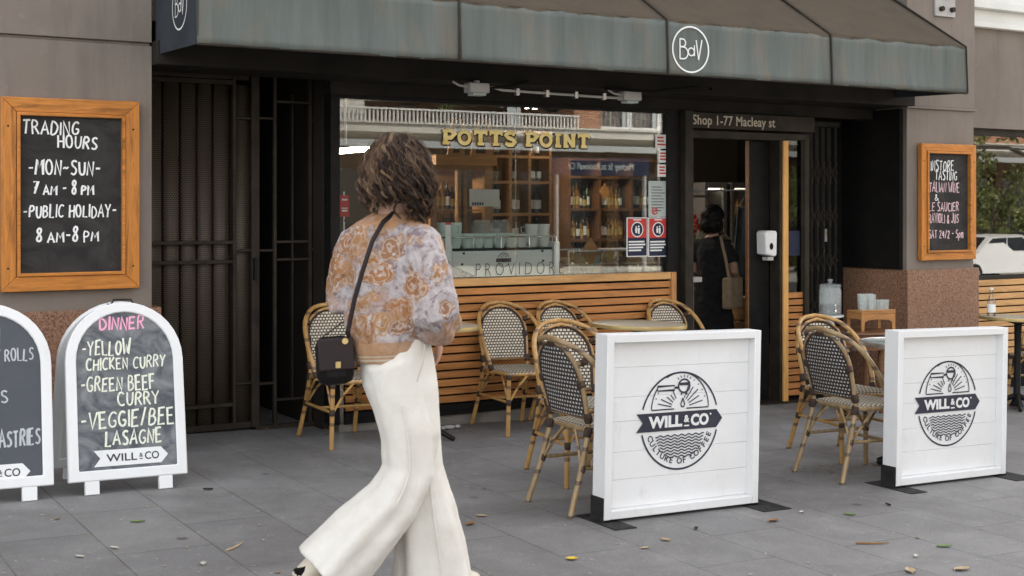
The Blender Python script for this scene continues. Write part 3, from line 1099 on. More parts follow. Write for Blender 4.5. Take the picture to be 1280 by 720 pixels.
# notices stuck on the glass
def notice(px0, py0, px1, py1, kind):
    p, q = on_y(px0, py0, GY), on_y(px1, py1, GY)
    x0, x1, z1, z0 = p.x, q.x, p.z, q.z
    w, h = x1 - x0, z1 - z0
    base = {'red': 'sign_navy', 'grey': 'notice_grey', 'small': 'paper'}[kind]
    mb = MB()
    mb.box(x0, x1, GY - .003, GY, z0, z1)
    o = wpart('window_notice', mb, MAT[base], sw)
    yy = GY - .0034
    mb = MB()
    if kind == 'red':
        mb.prism([(x0 + .006, z0 + .48 * h), (x1 - .006, z0 + .48 * h), (x1 - .006, z1 - .006), (x0 + .006, z1 - .006)], yy - .001, yy)
        wp = MB()
        cx, cz, r = (x0 + x1) / 2, z0 + .70 * h, .30 * w
        wp.prism([(cx + r * math.cos(i * PI / 12), cz + r * 1.05 * math.sin(i * PI / 12)) for i in range(24)], yy - .002, yy - .0012)
        ins = MB()
        ins.prism([(cx + r * .86 * math.cos(i * PI / 12), cz + r * .9 * math.sin(i * PI / 12)) for i in range(24)], yy - .0032, yy - .0024)
        for dx, s_ in ((-.2, .8), (.22, 1.0)):
            wp.prism([(cx + r * (dx - .13), cz - r * .6 * s_), (cx + r * (dx + .13), cz - r * .6 * s_), (cx + r * (dx + .18), cz + r * .2 * s_), (cx + r * (dx - .18), cz + r * .2 * s_)], yy - .0042, yy - .0036)
            wp.prism([(cx + r * (dx + .13 * math.cos(i * PI / 5)), cz + r * (.4 * s_ + .13 * math.sin(i * PI / 5))) for i in range(10)], yy - .0042, yy - .0036)
        for k in range(4):
            e = [.86, .9, .8, .7][k]
            wp.box(x0 + .08 * w, x0 + e * w, yy - .0008, yy, z0 + (.36 - .075 * k) * h, z0 + (.40 - .075 * k) * h)
        wp.box(x0 + .3 * w, x0 + .7 * w, yy - .0022, yy - .0012, z1 - .06 * h, z1 - .035 * h)
        for (e0, e1, f0, f1) in ((x0 - .003, x1 + .003, z0 - .003, z0 + .003), (x0 - .003, x1 + .003, z1 - .003, z1 + .003), (x0 - .003, x0 + .003, z0 + .003, z1 - .003), (x1 - .003, x1 + .003, z0 + .003, z1 - .003)):
            wp.box(e0, e1, yy - .002, GY - .0002, f0, f1)
        for nm, m_, g_ in (('red_field', 'sign_red', mb), ('white_print', 'paper', wp), ('disc', 'sign_navy', ins)):
            c_ = wpart(nm, g_, MAT[m_], sw)
            mw = c_.matrix_world.copy()
            c_.parent = o
            c_.matrix_parent_inverse = Matrix.Identity(4)
    else:
        n = 9 if kind == 'grey' else 3
        for k in range(n):
            zz = z1 - h * (.16 + .74 * k / n)
            mb.box(x0 + .14 * w, x0 + w * rnd.uniform(.62, .86), yy - .0006, yy, zz - (.006 if kind == 'grey' else .012), zz)
        c_ = wpart('print', mb, MAT['logo_ink'] if kind == 'grey' else MAT['sign_red'], sw)
        c_.parent = o
        c_.matrix_parent_inverse = Matrix.Identity(4)
        if kind == 'grey':
            mb = MB()
            cx, cz, r = x0 + .3 * w, z0 + .16 * h, .13 * w
            mb.ribbon([(cx + r * math.cos(i * PI / 8), cz + r * math.sin(i * PI / 8)) for i in range(16)], .01, yy - .001, .0006, True)
            mb.ribbon([(cx - r * .7, cz - r * .7), (cx + r * .7, cz + r * .7)], .01, yy - .0018, .0006)
            c_ = wpart('no_smoking_mark', mb, MAT['sign_red'], sw)
            c_.parent = o
            c_.matrix_parent_inverse = Matrix.Identity(4)
    return o


notice(783.5, 272.5, 808.5, 320, 'red')['label'] = 'left red and black notice with standing figures'
notice(810.5, 272.5, 834, 320, 'red')['label'] = 'right red and black notice with crossed figure'
notice(810.5, 226, 835, 271, 'grey')
notice(819, 168, 835, 186, 'small')
notice(823, 188, 835, 203.5, 'small')
notice(822, 205.5, 834, 221, 'small')

# ------------------------------------------------------------------ doorway
dr = thing('shop_doorway', 'dark open shop doorway with address board and timber edged sidelight', 'doorway', (6.9, 8.0, gz(6.9)))
mb = MB()
mb.box(6.252, 6.33, 7.93, 8.08, -.15, 2.235)
mb.box(6.33, 7.30, 7.955, 8.06, 2.03, 2.088)
mb.box(7.225, 7.252, 7.95, 8.07, -.15, 2.03)
mb.box(7.252, 7.56, 7.965, 8.06, 2.04, 2.088)
mb.box(7.50, 7.545, 7.95, 8.08, -.15, 2.04)
wpart('door_frame', mb, MAT['bronze_metal'], dr, bevel=.003)
mb = MB(); mb.box(6.335, 7.60, 7.945, 8.0, 2.105, 2.228)
so = wpart('address_board', mb, MAT['gate_metal'], dr, bevel=.003)
mb = MB()
p, q = on_y(866, 150, 7.94), on_y(969, 156, 7.94)
mb.text('Shop 1-77 Macleay st', .105, TXT((p.x + q.x) / 2, 7.942, 2.165), .002, .0012, .90, space=1.04)
w_ = max(v[0] for v in mb.v) - min(v[0] for v in mb.v)
k_ = (q.x - p.x) / w_
mb.v = [((v[0] - (p.x + q.x) / 2) * k_ + (p.x + q.x) / 2, v[1], v[2]) for v in mb.v]
wpart('address_lettering', mb, plain('address_paint', (.50, .44, .36), .6, bump=0), dr)
mb = MB(); mb.box(7.256, 7.310, 7.94, 8.0, -.09, 2.028)
wpart('timber_jamb', mb, wood('jamb_timber', (.68, .36, .11), 'Z', .35, .2), dr, bevel=.003)
mb = MB(); mb.box(7.325, 7.498, 8.0, 8.008, .80, 2.035)
wpart('sidelight_glass', mb, MAT['window_glass'], dr)
mb = MB(); slats(mb, 7.32, 7.498, 7.975, 8.0, .80, -.08)
wpart('sidelight_slats', mb, MAT['timber_slat'], dr, bevel=.002)
mb = MB(); mb.box(7.32, 7.498, 8.01, 8.03, -.12, .79)
wpart('backing_board', mb, MAT['black_matte'], dr)
mb = MB(); mb.box(7.02, 7.222, 8.075, 8.115, -.07, 2.026)
wpart('door_leaf', mb, MAT['black_metal'], dr, bevel=.002)
mb = MB(); mb.box(7.002, 7.018, 8.08, 8.11, -.07, 2.026)
wpart('leaf_edge', mb, MAT['dark_timber'], dr)
mb = MB(); mb.box(6.33, 7.5, 7.90, 8.1, -.2, -.068)
wpart('threshold', mb, MAT['bronze_metal'], dr)
mb = MB(); mb.box(7.345, 7.478, 7.992, 7.997, 1.10, 1.30)
o = wpart('door_notice', mb, MAT['sign_navy'], dr)
mb = MB()
mb.ribbon([(7.412 + .045 * math.cos(i * PI / 8), 1.225 + .05 * math.sin(i * PI / 8)) for i in range(16)], .012, 7.991, .001, True)
mb.ribbon([(7.385, 1.19), (7.44, 1.26)], .010, 7.990, .001)
for k in range(3):
    mb.box(7.36, 7.46, 7.9906, 7.9914, 1.155 - .018 * k, 1.162 - .018 * k)
c_ = wpart('notice_print', mb, MAT['paper'], dr)
c_.parent = o
c_.matrix_parent_inverse = dr.matrix_world.inverted()

# hand sanitiser
hs = thing('sanitiser_dispenser', 'white wall mounted soap dispenser on the dark door leaf', 'dispenser', (7.14, 8.0, 1.2))
mb = MB()
mb.prism([(-.055, -.085), (.04, -.105), (.06, -.09), (.065, .09), (.05, .105), (-.045, .105), (-.062, .085)], -.045, .07)
mb.build('housing', MAT['white_paint'], hs, bevel=.012)
mb = MB()
mb.prism([(.0 + .018 * math.cos(i * PI / 6), -.02 + .028 * math.sin(i * PI / 6)) for i in range(12)], -.0485, -.0445)
mb.build('level_window', MAT['black_matte'], hs)
mb = MB(); mb.box(-.03, .03, -.04, .03, -.135, -.106)
mb.build('push_bar', MAT['grey_plastic'], hs, bevel=.004)

# ------------------------------------------------------------------ security gates
def bars(mb, Y, vert=(), horiz=(), d=.018):
    for px, y0, y1, w in vert:
        x = on_y(px, 300, Y).x
        mb.box(x - w / 2, x + w / 2, Y - d, Y + d, on_y(px, y1, Y).z, on_y(px, y0, Y).z)
    for px0, px1, py, w in horiz:
        a, b = on_y(px0, py, Y), on_y(px1, py, Y)
        mb.box(a.x, b.x, Y - d * .86, Y + d * .86, a.z - w / 2, a.z + w / 2)


GTY = 8.30
zb = .045
g1 = thing('security_gate', 'closed black steel security gate with perforated mesh beside the left pier', 'gate', (2.6, GTY, gz(2.6)))
mb = MB()
xs = [on_y(p, 300, GTY).x for p in (190, 292, 316)]
for x, w in ((xs[1], .022), (xs[2], .03), (2.13, .03)):
    mb.box(x - w / 2, x + w / 2, GTY - .02, GTY + .02, zb, 2.36)
for z, x0, x1, w in ((2.31, 2.1, xs[1], .03), (on_y(240, 303.5, GTY).z, 2.1, xs[1] - .012, .022), (on_y(240, 328, GTY).z, 2.1, xs[1] - .012, .022), (on_y(270, 507, GTY).z, 2.1, xs[1] - .012, .022), (zb + .02, 2.145, xs[2] - .016, .04),
                     (on_y(304, 148, GTY).z, xs[1] + .012, xs[2] - .016, .016), (on_y(304, 313, GTY).z, xs[1] + .012, xs[2] - .016, .016), (on_y(304, 479, GTY).z, xs[1] + .012, xs[2] - .016, .016)):
    mb.box(x0, x1, GTY - .017, GTY + .017, z - w / 2, z + w / 2)
wpart('gate_frame', mb, MAT['gate_metal'], g1, bevel=.002)
mb = MB()
pl = [2.10] + [on_y(p, 300, GTY).x for p in (205, 227, 248, 268, 290)] + [xs[2]]
for i in range(len(pl) - 1):
    a, b = pl[i], pl[i + 1]
    m_ = .55 * b + .45 * a
    vs = [(a, GTY + .075, zb), (a + .012, GTY + .028, zb), (m_, GTY + .024, zb), (b - .008, GTY + .034, zb), (b, GTY + .075, zb)]
    vs += [(x, y, 2.30) for x, y, z in vs]
    mb.add(vs, [(j, j + 1, j + 6, j + 5) for j in range(4)], flat=True)
o = wpart('perforated_panel', mb, MAT['perforated_sheet'], g1)
sd = o.modifiers.new('thick', 'SOLIDIFY'); sd.thickness = .003
mb = MB()
mb.box(2.16, xs[2] - .03, GTY - .01, GTY + .03, 2.33, 2.395)
mb.box(2.42, xs[2] - .12, GTY - .022, GTY - .0105, 2.352, 2.392)
for x in (2.19, 2.55, xs[2] - .06):
    for z in (2.345, 2.385):
        mb.cyl((x, GTY - .016, z), (x, GTY - .0102, z), .006, n=8)
wpart('closer_box', mb, MAT['gate_metal'], g1, bevel=.002)

g2 = thing('security_gate', 'narrow black barred security gate with open gaps left of the shop window', 'gate', (3.28, GTY, gz(3.28)))
mb = MB()
bz = .03
vx = {p: on_y(p, 300, GTY).x for p in (321, 343, 365, 387, 406)}
for p, w, z0, z1 in ((321, .026, bz, 2.39), (343, .022, bz, 2.36), (365, .008, .2, 2.25), (387, .022, bz, 2.36), (406, .03, bz, 2.39)):
    mb.box(vx[p] - w / 2, vx[p] + w / 2, GTY - .016, GTY + .016, z0, z1)
for p0, p1, py in ((321, 343, 148), (321, 343, 313), (321, 343, 479), (343, 387, 128), (343, 387, 302), (343, 387, 324), (343, 387, 498), (387, 406, 151), (387, 406, 312), (387, 406, 480)):
    z = on_y((p0 + p1) / 2, py, GTY).z
    mb.box(vx[p0] + .012, vx[p1] - .012, GTY - .014, GTY + .014, z - .008, z + .008)
mb.box(vx[321] + .013, vx[406] - .015, GTY - .019, GTY + .019, bz - .02, bz + .02)
mb.box(vx[321] + .013, vx[406] - .015, GTY - .019, GTY + .019, 2.36, 2.39)
wpart('gate_frame', mb, MAT['gate_metal'], g2, bevel=.002)
mb = MB(); mb.box(vx[321] - .032, vx[321] - .017, GTY - .05, GTY + .01, 1.02, 1.16)
wpart('lock_plate', mb, MAT['black_metal'], g2)

g3 = thing('folding_gate', 'folded black concertina security gate stacked beside the doorway sidelight', 'gate', (7.72, 8.05, gz(7.72)))
mb = MB()
for i in range(11):
    x = 7.565 + i * .034
    y = 8.02 + (.05 if i % 2 else 0)
    mb.box(x - .007, x + .007, y - .007, y + .007, -.07, 2.16)
mb.box(7.55, 7.93, 8.0, 8.10, 2.16, 2.20)
mb.box(7.55, 7.93, 8.0, 8.10, -.095, -.07)
wpart('gate_bars', mb, MAT['black_metal'], g3)
for z in (.35, .68, 1.05, 1.42, 1.78):
    mb = MB()
    for i in range(10):
        x = 7.565 + i * .034
        a, b = (8.02, 8.07) if i % 2 == 0 else (8.07, 8.02)
        mb.tube([(x, a - .012, z - .09), (x + .034, b - .012, z + .09)], .005, 5)
        mb.tube([(x, a - .010, z + .09), (x + .034, b - .010, z - .09)], .005, 5)
    for i in range(0, 11, 2):
        mb.ball((7.565 + i * .034, 8.005, z), .008, 6, 4)
    wpart('lattice', mb, MAT['bronze_metal'], g3)
mb = MB(); mb.box(7.535, 7.562, 7.97, 7.998, 1.03, 1.19)
wpart('lock_plate', mb, MAT['gate_metal'], g3)

db = thing('door_bell', 'small grey bell box on the dark return wall beside the folded gate', 'bell', (8.10, 8.35, 1.25))
mb = MB(); mb.box(-.03, .03, -.02, .009, -.055, .055)
mb.build('bell_box', MAT['grey_plastic'], db, bevel=.004)
mb = MB(); mb.cyl((0, -.026, .015), (0, -.02, .015), .012, n=12)
mb.build('button', MAT['brass'], db)

# ------------------------------------------------------------------ awning
aw = thing('shop_awning', 'faded grey green canvas awning with white monogram over the shopfront', 'awning', (5.1, 7.3, 2.4))
AX = [2.118, 3.708, 5.256, 6.717, 8.13]
AY, AZ0, AZ1 = 6.85, 2.367, 2.722
for i in range(4):
    x0, x1 = AX[i], AX[i + 1]
    mb = MB()

    def fasc(u, v, x0=x0, x1=x1, i=i):
        x = x0 + (x1 - x0) * u
        sag = .010 * math.sin(u * PI) * math.sin(v * PI)
        wob = .004 * math.sin(x * 9 + v * 3) * (1 - v) + .003 * math.sin(x * 23 + 1.7 * i)
        z = AZ0 + (AZ1 - AZ0) * v + (.003 * math.sin(x * 5.1) if v < .01 else 0)
        return (x, AY + sag * 1.4 + wob + .012 * v, z), (u, v)
    mb.grid(fasc, 26, 8)

    def roof(u, v, x0=x0, x1=x1):
        x = x0 + (x1 - x0) * u
        sag = -.022 * math.sin(u * PI) * math.sin(v * PI)
        return (x, AY + .012 + (7.765 - AY) * v, AZ1 + .575 * v + sag), (u, v)
    mb.grid(roof, 14, 10)
    o = wpart('canvas_panel', mb, MAT['awning_canvas'], aw, angle=50)
    sd = o.modifiers.new('thick', 'SOLIDIFY'); sd.thickness = .006; sd.offset = -1
mb = MB()
for x in AX[1:4] + [AX[4]]:
    mb.tube([(x, AY - .003, AZ0), (x, AY + .010, AZ1), (x, 7.76, AZ1 + .578)], .009, 6)
mb.tube([(AX[0], AY + .004, AZ0), (AX[4], AY + .004, AZ0)], .008, 6)
wpart('seam_piping', mb, MAT['bronze_metal'], aw)
mb = MB()
mb.tube([(AX[0] + .03, AY + .05, AZ0 + .03), (AX[4] - .03, AY + .05, AZ0 + .03)], .018, 8)
for x in (AX[0] + .03, AX[1], AX[2], AX[3], AX[4] - .03):
    mb.tube([(x, AY + .05, AZ0 + .03), (x, 7.7, AZ0 + .12)], .015, 8)
    mb.tube([(x, AY + .05, AZ0 + .03), (x, AY + .05, AZ1 - .04)], .015, 8)
wpart('awning_frame', mb, MAT['black_metal'], aw)
for x, s_ in ((AX[0], 1), (AX[4], -1)):
    mb = MB()
    pr = [(AY, AZ0), (AY + .005, AZ1), (7.65, AZ1 + .51), (7.65, AZ0 + .02)]
    vs = [(x, y, z) for y, z in pr] + [(x + .006 * s_, y, z) for y, z in pr]
    mb.add(vs, [(0, 1, 2, 3), (7, 6, 5, 4), (0, 4, 5, 1), (1, 5, 6, 2), (2, 6, 7, 3), (3, 7, 4, 0)], flat=True)
    wpart('side_panel', mb, MAT['awning_side'], aw)


def monogram(mb, r):
    ar = lambda cx, cz, rr, a0, a1, n=14, ex=1.0: [(cx + rr * ex * math.cos(R(a0 + (a1 - a0) * i / n)), cz + rr * math.sin(R(a0 + (a1 - a0) * i / n))) for i in range(n + 1)]
    mb.ribbon(ar(0, 0, r, 0, 360, 48)[:-1], .075 * r, 0, .001, True)
    w = .06 * r
    mb.ribbon([(-.60 * r, -.42 * r), (-.60 * r, .44 * r)], w, 0, .001)
    mb.ribbon([(-.62 * r, .44 * r)] + ar(-.46 * r, .27 * r, .17 * r, 90, -90) + [(-.60 * r, .10 * r)], w, -.0004, .001)
    mb.ribbon([(-.60 * r, .09 * r)] + ar(-.42 * r, -.17 * r, .26 * r, 90, -90) + [(-.62 * r, -.43 * r)], w, -.0008, .001)
    mb.ribbon(ar(.03 * r, -.10 * r, .17 * r, 0, 360, 20)[:-1], w, 0, .001, True)
    mb.ribbon([(.20 * r, -.28 * r), (.20 * r, .20 * r)], w, -.0004, .001)
    mb.ribbon([(.30 * r, .44 * r), (.44 * r, -.44 * r)], w, -.0002, .001)
    mb.ribbon([(.44 * r, -.44 * r), (.62 * r, .46 * r)], w, -.0006, .001)


mb = MB()
mb.M = Matrix.Translation((5.44, AY - .006, 2.538))
monogram(mb, .150)
wpart('monogram', mb, MAT['awning_white'], aw)
mb = MB()
mb.M = Matrix.Translation((AX[0] - .002, 7.17, 2.615)) @ Matrix.Rotation(R(-90), 4, 'Z')
monogram(mb, .135)
wpart('monogram', mb, MAT['awning_white'], aw)


# small grey flood lamps and conduit below the beam
def flood(x, label):
    t = thing('flood_lamp', label, 'lamp', (x, 7.52, 2.315), 0, 'lamps under the awning')
    mb = MB()
    mb.box(-.075, .075, -.045, .045, -.07, -.005)
    mb.build('housing', MAT['grey_plastic'], t, bevel=.008)
    mb = MB(); mb.box(-.05, .05, -.04, .035, -.088, -.071)
    mb.build('lens', MAT['notice_grey'], t, bevel=.004)
    mb = MB(); mb.cyl((0, 0, -.004), (0, 0, .012), .02, n=10); mb.tube([(-.075, 0, -.03), (-.13, 0, -.025), (-.17, .02, .0)], .008, 6)
    mb.build('bracket', MAT['grey_plastic'], t)


flood(on_y(596, 114, 7.52).x, 'grey flood lamp under the awning above the gold word')
flood(on_y(787, 126, 7.52).x, 'grey flood lamp under the awning above the red notices')
cd = thing('conduit_pipe', 'grey conduit pipe running between the two lamps below the awning', 'pipe', (4.9, 7.53, 2.29))
mb = MB()
x0, x1 = on_y(606, 114, 7.53).x, on_y(777, 124, 7.53).x
mb.tube([(x0, 7.53, 2.27), (x0 + .06, 7.54, 2.292), (x0 + .14, 7.535, 2.275), (x1 - .12, 7.535, 2.262), (x1, 7.53, 2.262)], .009, 8)
wpart('conduit', mb, MAT['grey_plastic'], cd)
for k in range(4):
    x = x0 + .25 + (x1 - x0 - .4) * k / 3
    mb = MB(); mb.box(x - .012, x + .012, 7.52, 7.555, 2.245, 2.29)
    wpart('clip', mb, MAT['steel'], cd)
cb = thing('hanging_cable', 'loose black cable looping under the awning near the monogram', 'cable', (5.6, 7.4, 2.3))
mb = MB()
mb.tube([(5.2, 7.5, 2.32), (5.5, 7.35, 2.30), (5.75, 7.2, 2.335), (5.95, 7.25, 2.315), (6.1, 7.45, 2.36)], .009, 6)
wpart('cable', mb, MAT['black_matte'], cb)
mb = MB()
mb.tube([(4.2, 7.53, 2.34), (4.28, 7.52, 2.28), (4.45, 7.52, 2.30), (4.6, 7.53, 2.345)], .008, 6)
wpart('cable', mb, MAT['black_matte'], cb)
# steel bracket with bolts at top of right pier
bk = thing('wall_bracket', 'steel bracket plate with two bolts high on the right pier', 'bracket', (8.85, 7.6, 3.08))
p = on_y(1181, 9, 7.64)
mb = MB(); mb.box(p.x - .12, p.x + .12, 7.632, 7.649, p.z - .08, p.z + .2)
wpart('plate', mb, MAT['grey_plastic'], bk, bevel=.002)
for dx in (-.06, .07):
    mb = MB(); mb.cyl((p.x + dx, 7.60, p.z - .02), (p.x + dx, 7.632, p.z - .02), .022, n=6)
    wpart('bolt', mb, MAT['bronze_metal'], bk)
mb = MB(); mb.cyl((p.x - .02, 7.63, p.z + .1), (p.x + .2, 6.6, p.z + .18), .03, n=10)
wpart('rod', mb, MAT['black_metal'], bk)

# ------------------------------------------------------------------ chalkboards in timber frames
def arc(cx, cz, r, a0, a1, n=16, ex=1.0):
    return [(cx + r * ex * math.cos(R(a0 + (a1 - a0) * i / n)), cz + r * math.sin(R(a0 + (a1 - a0) * i / n))) for i in range(n + 1)]


def wall_board(name, label, x0, x1, z0, z1, fw, Y, lines, slate):
    t = thing(name, label, 'chalkboard', ((x0 + x1) / 2, Y, z0))
    yb, yf = Y, Y - .045
    for a, b, ia, ib in (((x0, z1), (x1, z1), (x1 - fw, z1 - fw), (x0 + fw, z1 - fw)), ((x1, z0), (x0, z0), (x0 + fw, z0 + fw), (x1 - fw, z0 + fw))):
        rails = MB(); rails.prism([a, b, ia, ib], yf, yb)
        wpart('frame_rail', rails, MAT['frame_wood_x'], t, bevel=.004)
    e = .0006
    for a, b, ia, ib in (((x0, z0 + e), (x0, z1 - e), (x0 + fw - e, z1 - fw - e), (x0 + fw - e, z0 + fw + e)), ((x1, z1 - e), (x1, z0 + e), (x1 - fw + e, z0 + fw + e), (x1 - fw + e, z1 - fw - e))):
        st = MB(); st.prism([a, b, ia, ib], yf, yb)
        wpart('frame_stile', st, MAT['frame_wood_z'], t, bevel=.004)
    bd = MB()                              # inner bead
    i0, i1, j0, j1 = x0 + fw + .0008, x1 - fw - .0008, z0 + fw + .0008, z1 - fw - .0008
    b = .018
    bd.ring_prism([(i0, j0), (i1, j0), (i1, j1), (i0, j1)], [(i0 + b, j0 + b), (i1 - b, j0 + b), (i1 - b, j1 - b), (i0 + b, j1 - b)], yf - .012, yb - .005)
    wpart('bead', bd, MAT['frame_wood_x'], t, bevel=.003)
    pn = MB()
    pn.box(i0 + .004, i1 - .004, Y - .022, Y - .006, j0 + .004, j1 - .004)
    wpart('slate_panel', pn, MAT[slate], t)
    for x in (x0 + fw * .45, x1 - fw * .45):
        for z in (z0 + .12 * (z1 - z0), z0 + .85 * (z1 - z0)):
            ws = MB(); ws.cyl((x, yf - .002, z), (x, yf + .001, z), .006, n=8)
            wpart('screw', ws, MAT['bronze_metal'], t)
    yl = Y - .0225
    for (txt, px0, px1, pt, pb, col, *opt) in lines:
        a, c = on_y(px0, pb, yl), on_y(px1, pt, yl)
        mb = MB()
        hand(mb, txt, a.x, c.x, a.z, c.z - a.z, yl, opt[1] if len(opt) > 1 else .0085, 0, len(txt) + int(px0), opt[0] if opt else ())
        wpart('chalk_line', mb, MAT[col], t)
    return t


a, b = on_y(0, 122, 7.65), on_y(172, 359.5, 7.65)
wall_board('wall_chalkboard', 'large trading hours chalkboard in an orange timber frame on the left pier', 1.255, b.x, b.z, 2.105, .082, 7.65, [
    ('TRADING', 28, 98, 152.5, 167, 'chalk_white', (), .010), ('HOURS', 72, 121, 170, 185, 'chalk_white', (), .010),
    ('-MON~SUN-', 35, 125, 202, 218, 'chalk_white', (), .010),
    ('7 AM - 8 PM', 41, 117, 227, 243, 'chalk_white', (2, 3, 9, 10), .010),
    ('-PUBLIC HOLIDAY-', 29, 145, 256, 272, 'chalk_white', (), .009),
    ('8 AM-8 PM', 45, 123, 284, 303, 'chalk_white', (2, 3, 7, 8), .010)], 'slate_black')
a, b = on_y(1147, 178, 7.65), on_y(1215, 324, 7.65)
wall_board('wall_chalkboard', 'small wine tasting chalkboard with pink and white chalk on the right pier', a.x, b.x, 1.05, 2.025, .062, 7.65, [
    ('INSTORE', 1163.5, 1192, 201, 213, 'chalk_white'), ('TASTING', 1169, 1196, 214, 225, 'chalk_white'),
    ('ITALIAN WINE', 1160, 1199, 228, 240, 'chalk_rose', (), .007), ('&', 1168, 1173, 243, 251, 'chalk_white', (), .007),
    ('LE SAUCIER', 1161, 1198, 253, 264, 'chalk_rose', (), .007), ('RAVIOLI & JUS', 1161, 1198, 267, 279, 'chalk_rose', (), .007),
    ('SAT 24/2 - 5pm', 1161, 1204, 287, 298, 'chalk_rose', (), .007)], 'slate_black')


# ------------------------------------------------------------------ A-frame menu boards
def arch(w, h, inset=0.0, n=18):
    """outline of an arch topped board, standing on z=0"""
    r = w / 2 - inset
    zc = h - w / 2
    p = [(-r, inset), (r, inset)]
    return p + [(r * math.cos(PI * i / n), zc + r * math.sin(PI * i / n)) for i in range(n + 1)]


def a_board(label, x, y, lines, slate, banner):
    t = thing('menu_board', label, 'menu board', (0, 0, 0), 0, 'arched menu boards by the left pier')
    t.matrix_world = place(x, y, R(1))
    W, H, LEAN = .60, .90, R(12.5)
    front = Matrix.Translation((0, 0, .065)) @ Matrix.Rotation(-LEAN, 4, 'X')
    back = Matrix.Translation((0, .44, .065)) @ Matrix.Rotation(LEAN, 4, 'X')
    for m, nm in ((front, 'front'), (back, 'back')):
        mb = MB(); mb.M = m
        mb.ring_prism(arch(W, H), arch(W, H, .052), -.014, .018)
        o = mb.build('board_frame', MAT['white_paint'], t, bevel=.006)
        mb = MB(); mb.M = m
        mb.prism(arch(W, H, .046), -.006, .012)
        mb.build('slate_panel' if nm == 'front' else 'back_panel', MAT[slate] if nm == 'front' else MAT['white_paint'], t)
        for s in (-1, 1):
            mb = MB(); mb.M = m
            mb.box(s * .185 - .035, s * .185 + .035, -.012, .016, -.066, .001)
            mb.build('foot', MAT['white_paint'], t, bevel=.003)
    mb = MB()
    ztop = .065 + H * math.cos(LEAN)
    mb.tube([(-.06, .20, ztop - .015), (-.045, .21, ztop + .014), (.045, .21, ztop + .014), (.06, .20, ztop - .015)], .006, 6)
    mb.box(-.07, .07, .195, .25, ztop - .02, ztop - .008)
    mb.build('hinge_handle', MAT['bronze_metal'], t)
    yl = -.0065
    for (txt, u0, u1, v0, v1, col, wd, rise) in lines:
        mb = MB(); mb.M = front
        hand(mb, txt, u0, u1, v0, v1 - v0, yl, wd, rise, len(txt) * 3 + int(v0 * 1000))
        mb.build('chalk_line', MAT[col], t)
    mb = MB(); mb.M = front
    (u0, u1, v0, v1) = banner
    vm, q = (v0 + v1) / 2, (v1 - v0) / 2
    mb.prism([(u0, v0), (u1 - q * .9, v0), (u1, vm), (u1 - q * .9, v1), (u0, v1), (u0 + q * .8, vm)], yl - .0016, yl)
    bn = mb.build('banner', MAT['white_paint'], t)
    mb = MB(); mb.M = front
    uc = (u0 + u1) / 2
    lg = (u1 - u0)
    mb.fit('WILL', uc - lg * .335, uc + lg * .075, vm, q * .95, yl - .0018, bold=.012)
    mb.fit('&', uc + lg * .105, uc + lg * .155, vm + q * .12, q * .52, yl - .0018, bold=.008)
    mb.fit('CO', uc + lg * .18, uc + lg * .375, vm, q * .97, yl - .0018, bold=.012)
    mb.box(uc + lg * .108, uc + lg * .152, yl - .0026, yl - .0020, vm - q * .40, vm - q * .30)
    o = mb.build('banner_lettering', MAT['logo_ink'], t)
    o.parent = bn
    return t


ABX, ABY = 1.715, 6.69
# the board face runs from px 86..236 over .60 m, so 1 px is 4 mm
U = lambda px, dz=0: (px - 161.5) * .0040
V = lambda py: (599 - py) * .00403
a_board('arched white menu board with dinner chalked in pink above curries and lasagne', ABX, ABY, [
    ('DINNER', U(130), U(187), V(411), V(394.5), 'chalk_pink', .010, 0),
    ('-YELLOW', U(107), U(168), V(443), V(424), 'chalk_yellow', .009, .0),
    ('CHICKEN CURRY', U(112), U(213), V(462), V(447), 'chalk_yellow', .008, .006),
    ('-GREEN BEEF', U(104), U(198), V(489), V(471), 'chalk_yellow', .009, .002),
    ('CURRY', U(150), U(203), V(508), V(492), 'chalk_yellow', .009, .0),
    ('-VEGGIE/BEE', U(103), U(221), V(534), V(514), 'chalk_yellow', .010, .0),
    ('LASAGNE', U(133), U(204), V(557), V(539), 'chalk_yellow', .010, .0)], 'slate_grey', (U(118), U(212), V(582), V(562)))
W2 = lambda px: (px + 7.5) * .0040
a_board('arched white menu board listing pastries in pale chalk, partly out of frame', 1.045, 6.67, [
    ('LUNCH', W2(-58), W2(6), V(426), V(407), 'chalk_grey', .010, 0),
    ('SAVOURY ROLLS', W2(-44), W2(46), V(447), V(432), 'chalk_grey', .008, .006),
    ('PIES', W2(-19), W2(15), V(497), V(481), 'chalk_grey', .009, .0),
    ('PASTRIES', W2(-3), W2(52), V(551), V(531), 'chalk_grey', .010, .012)], 'slate_clean', (W2(-54), W2(40), V(590), V(570)))


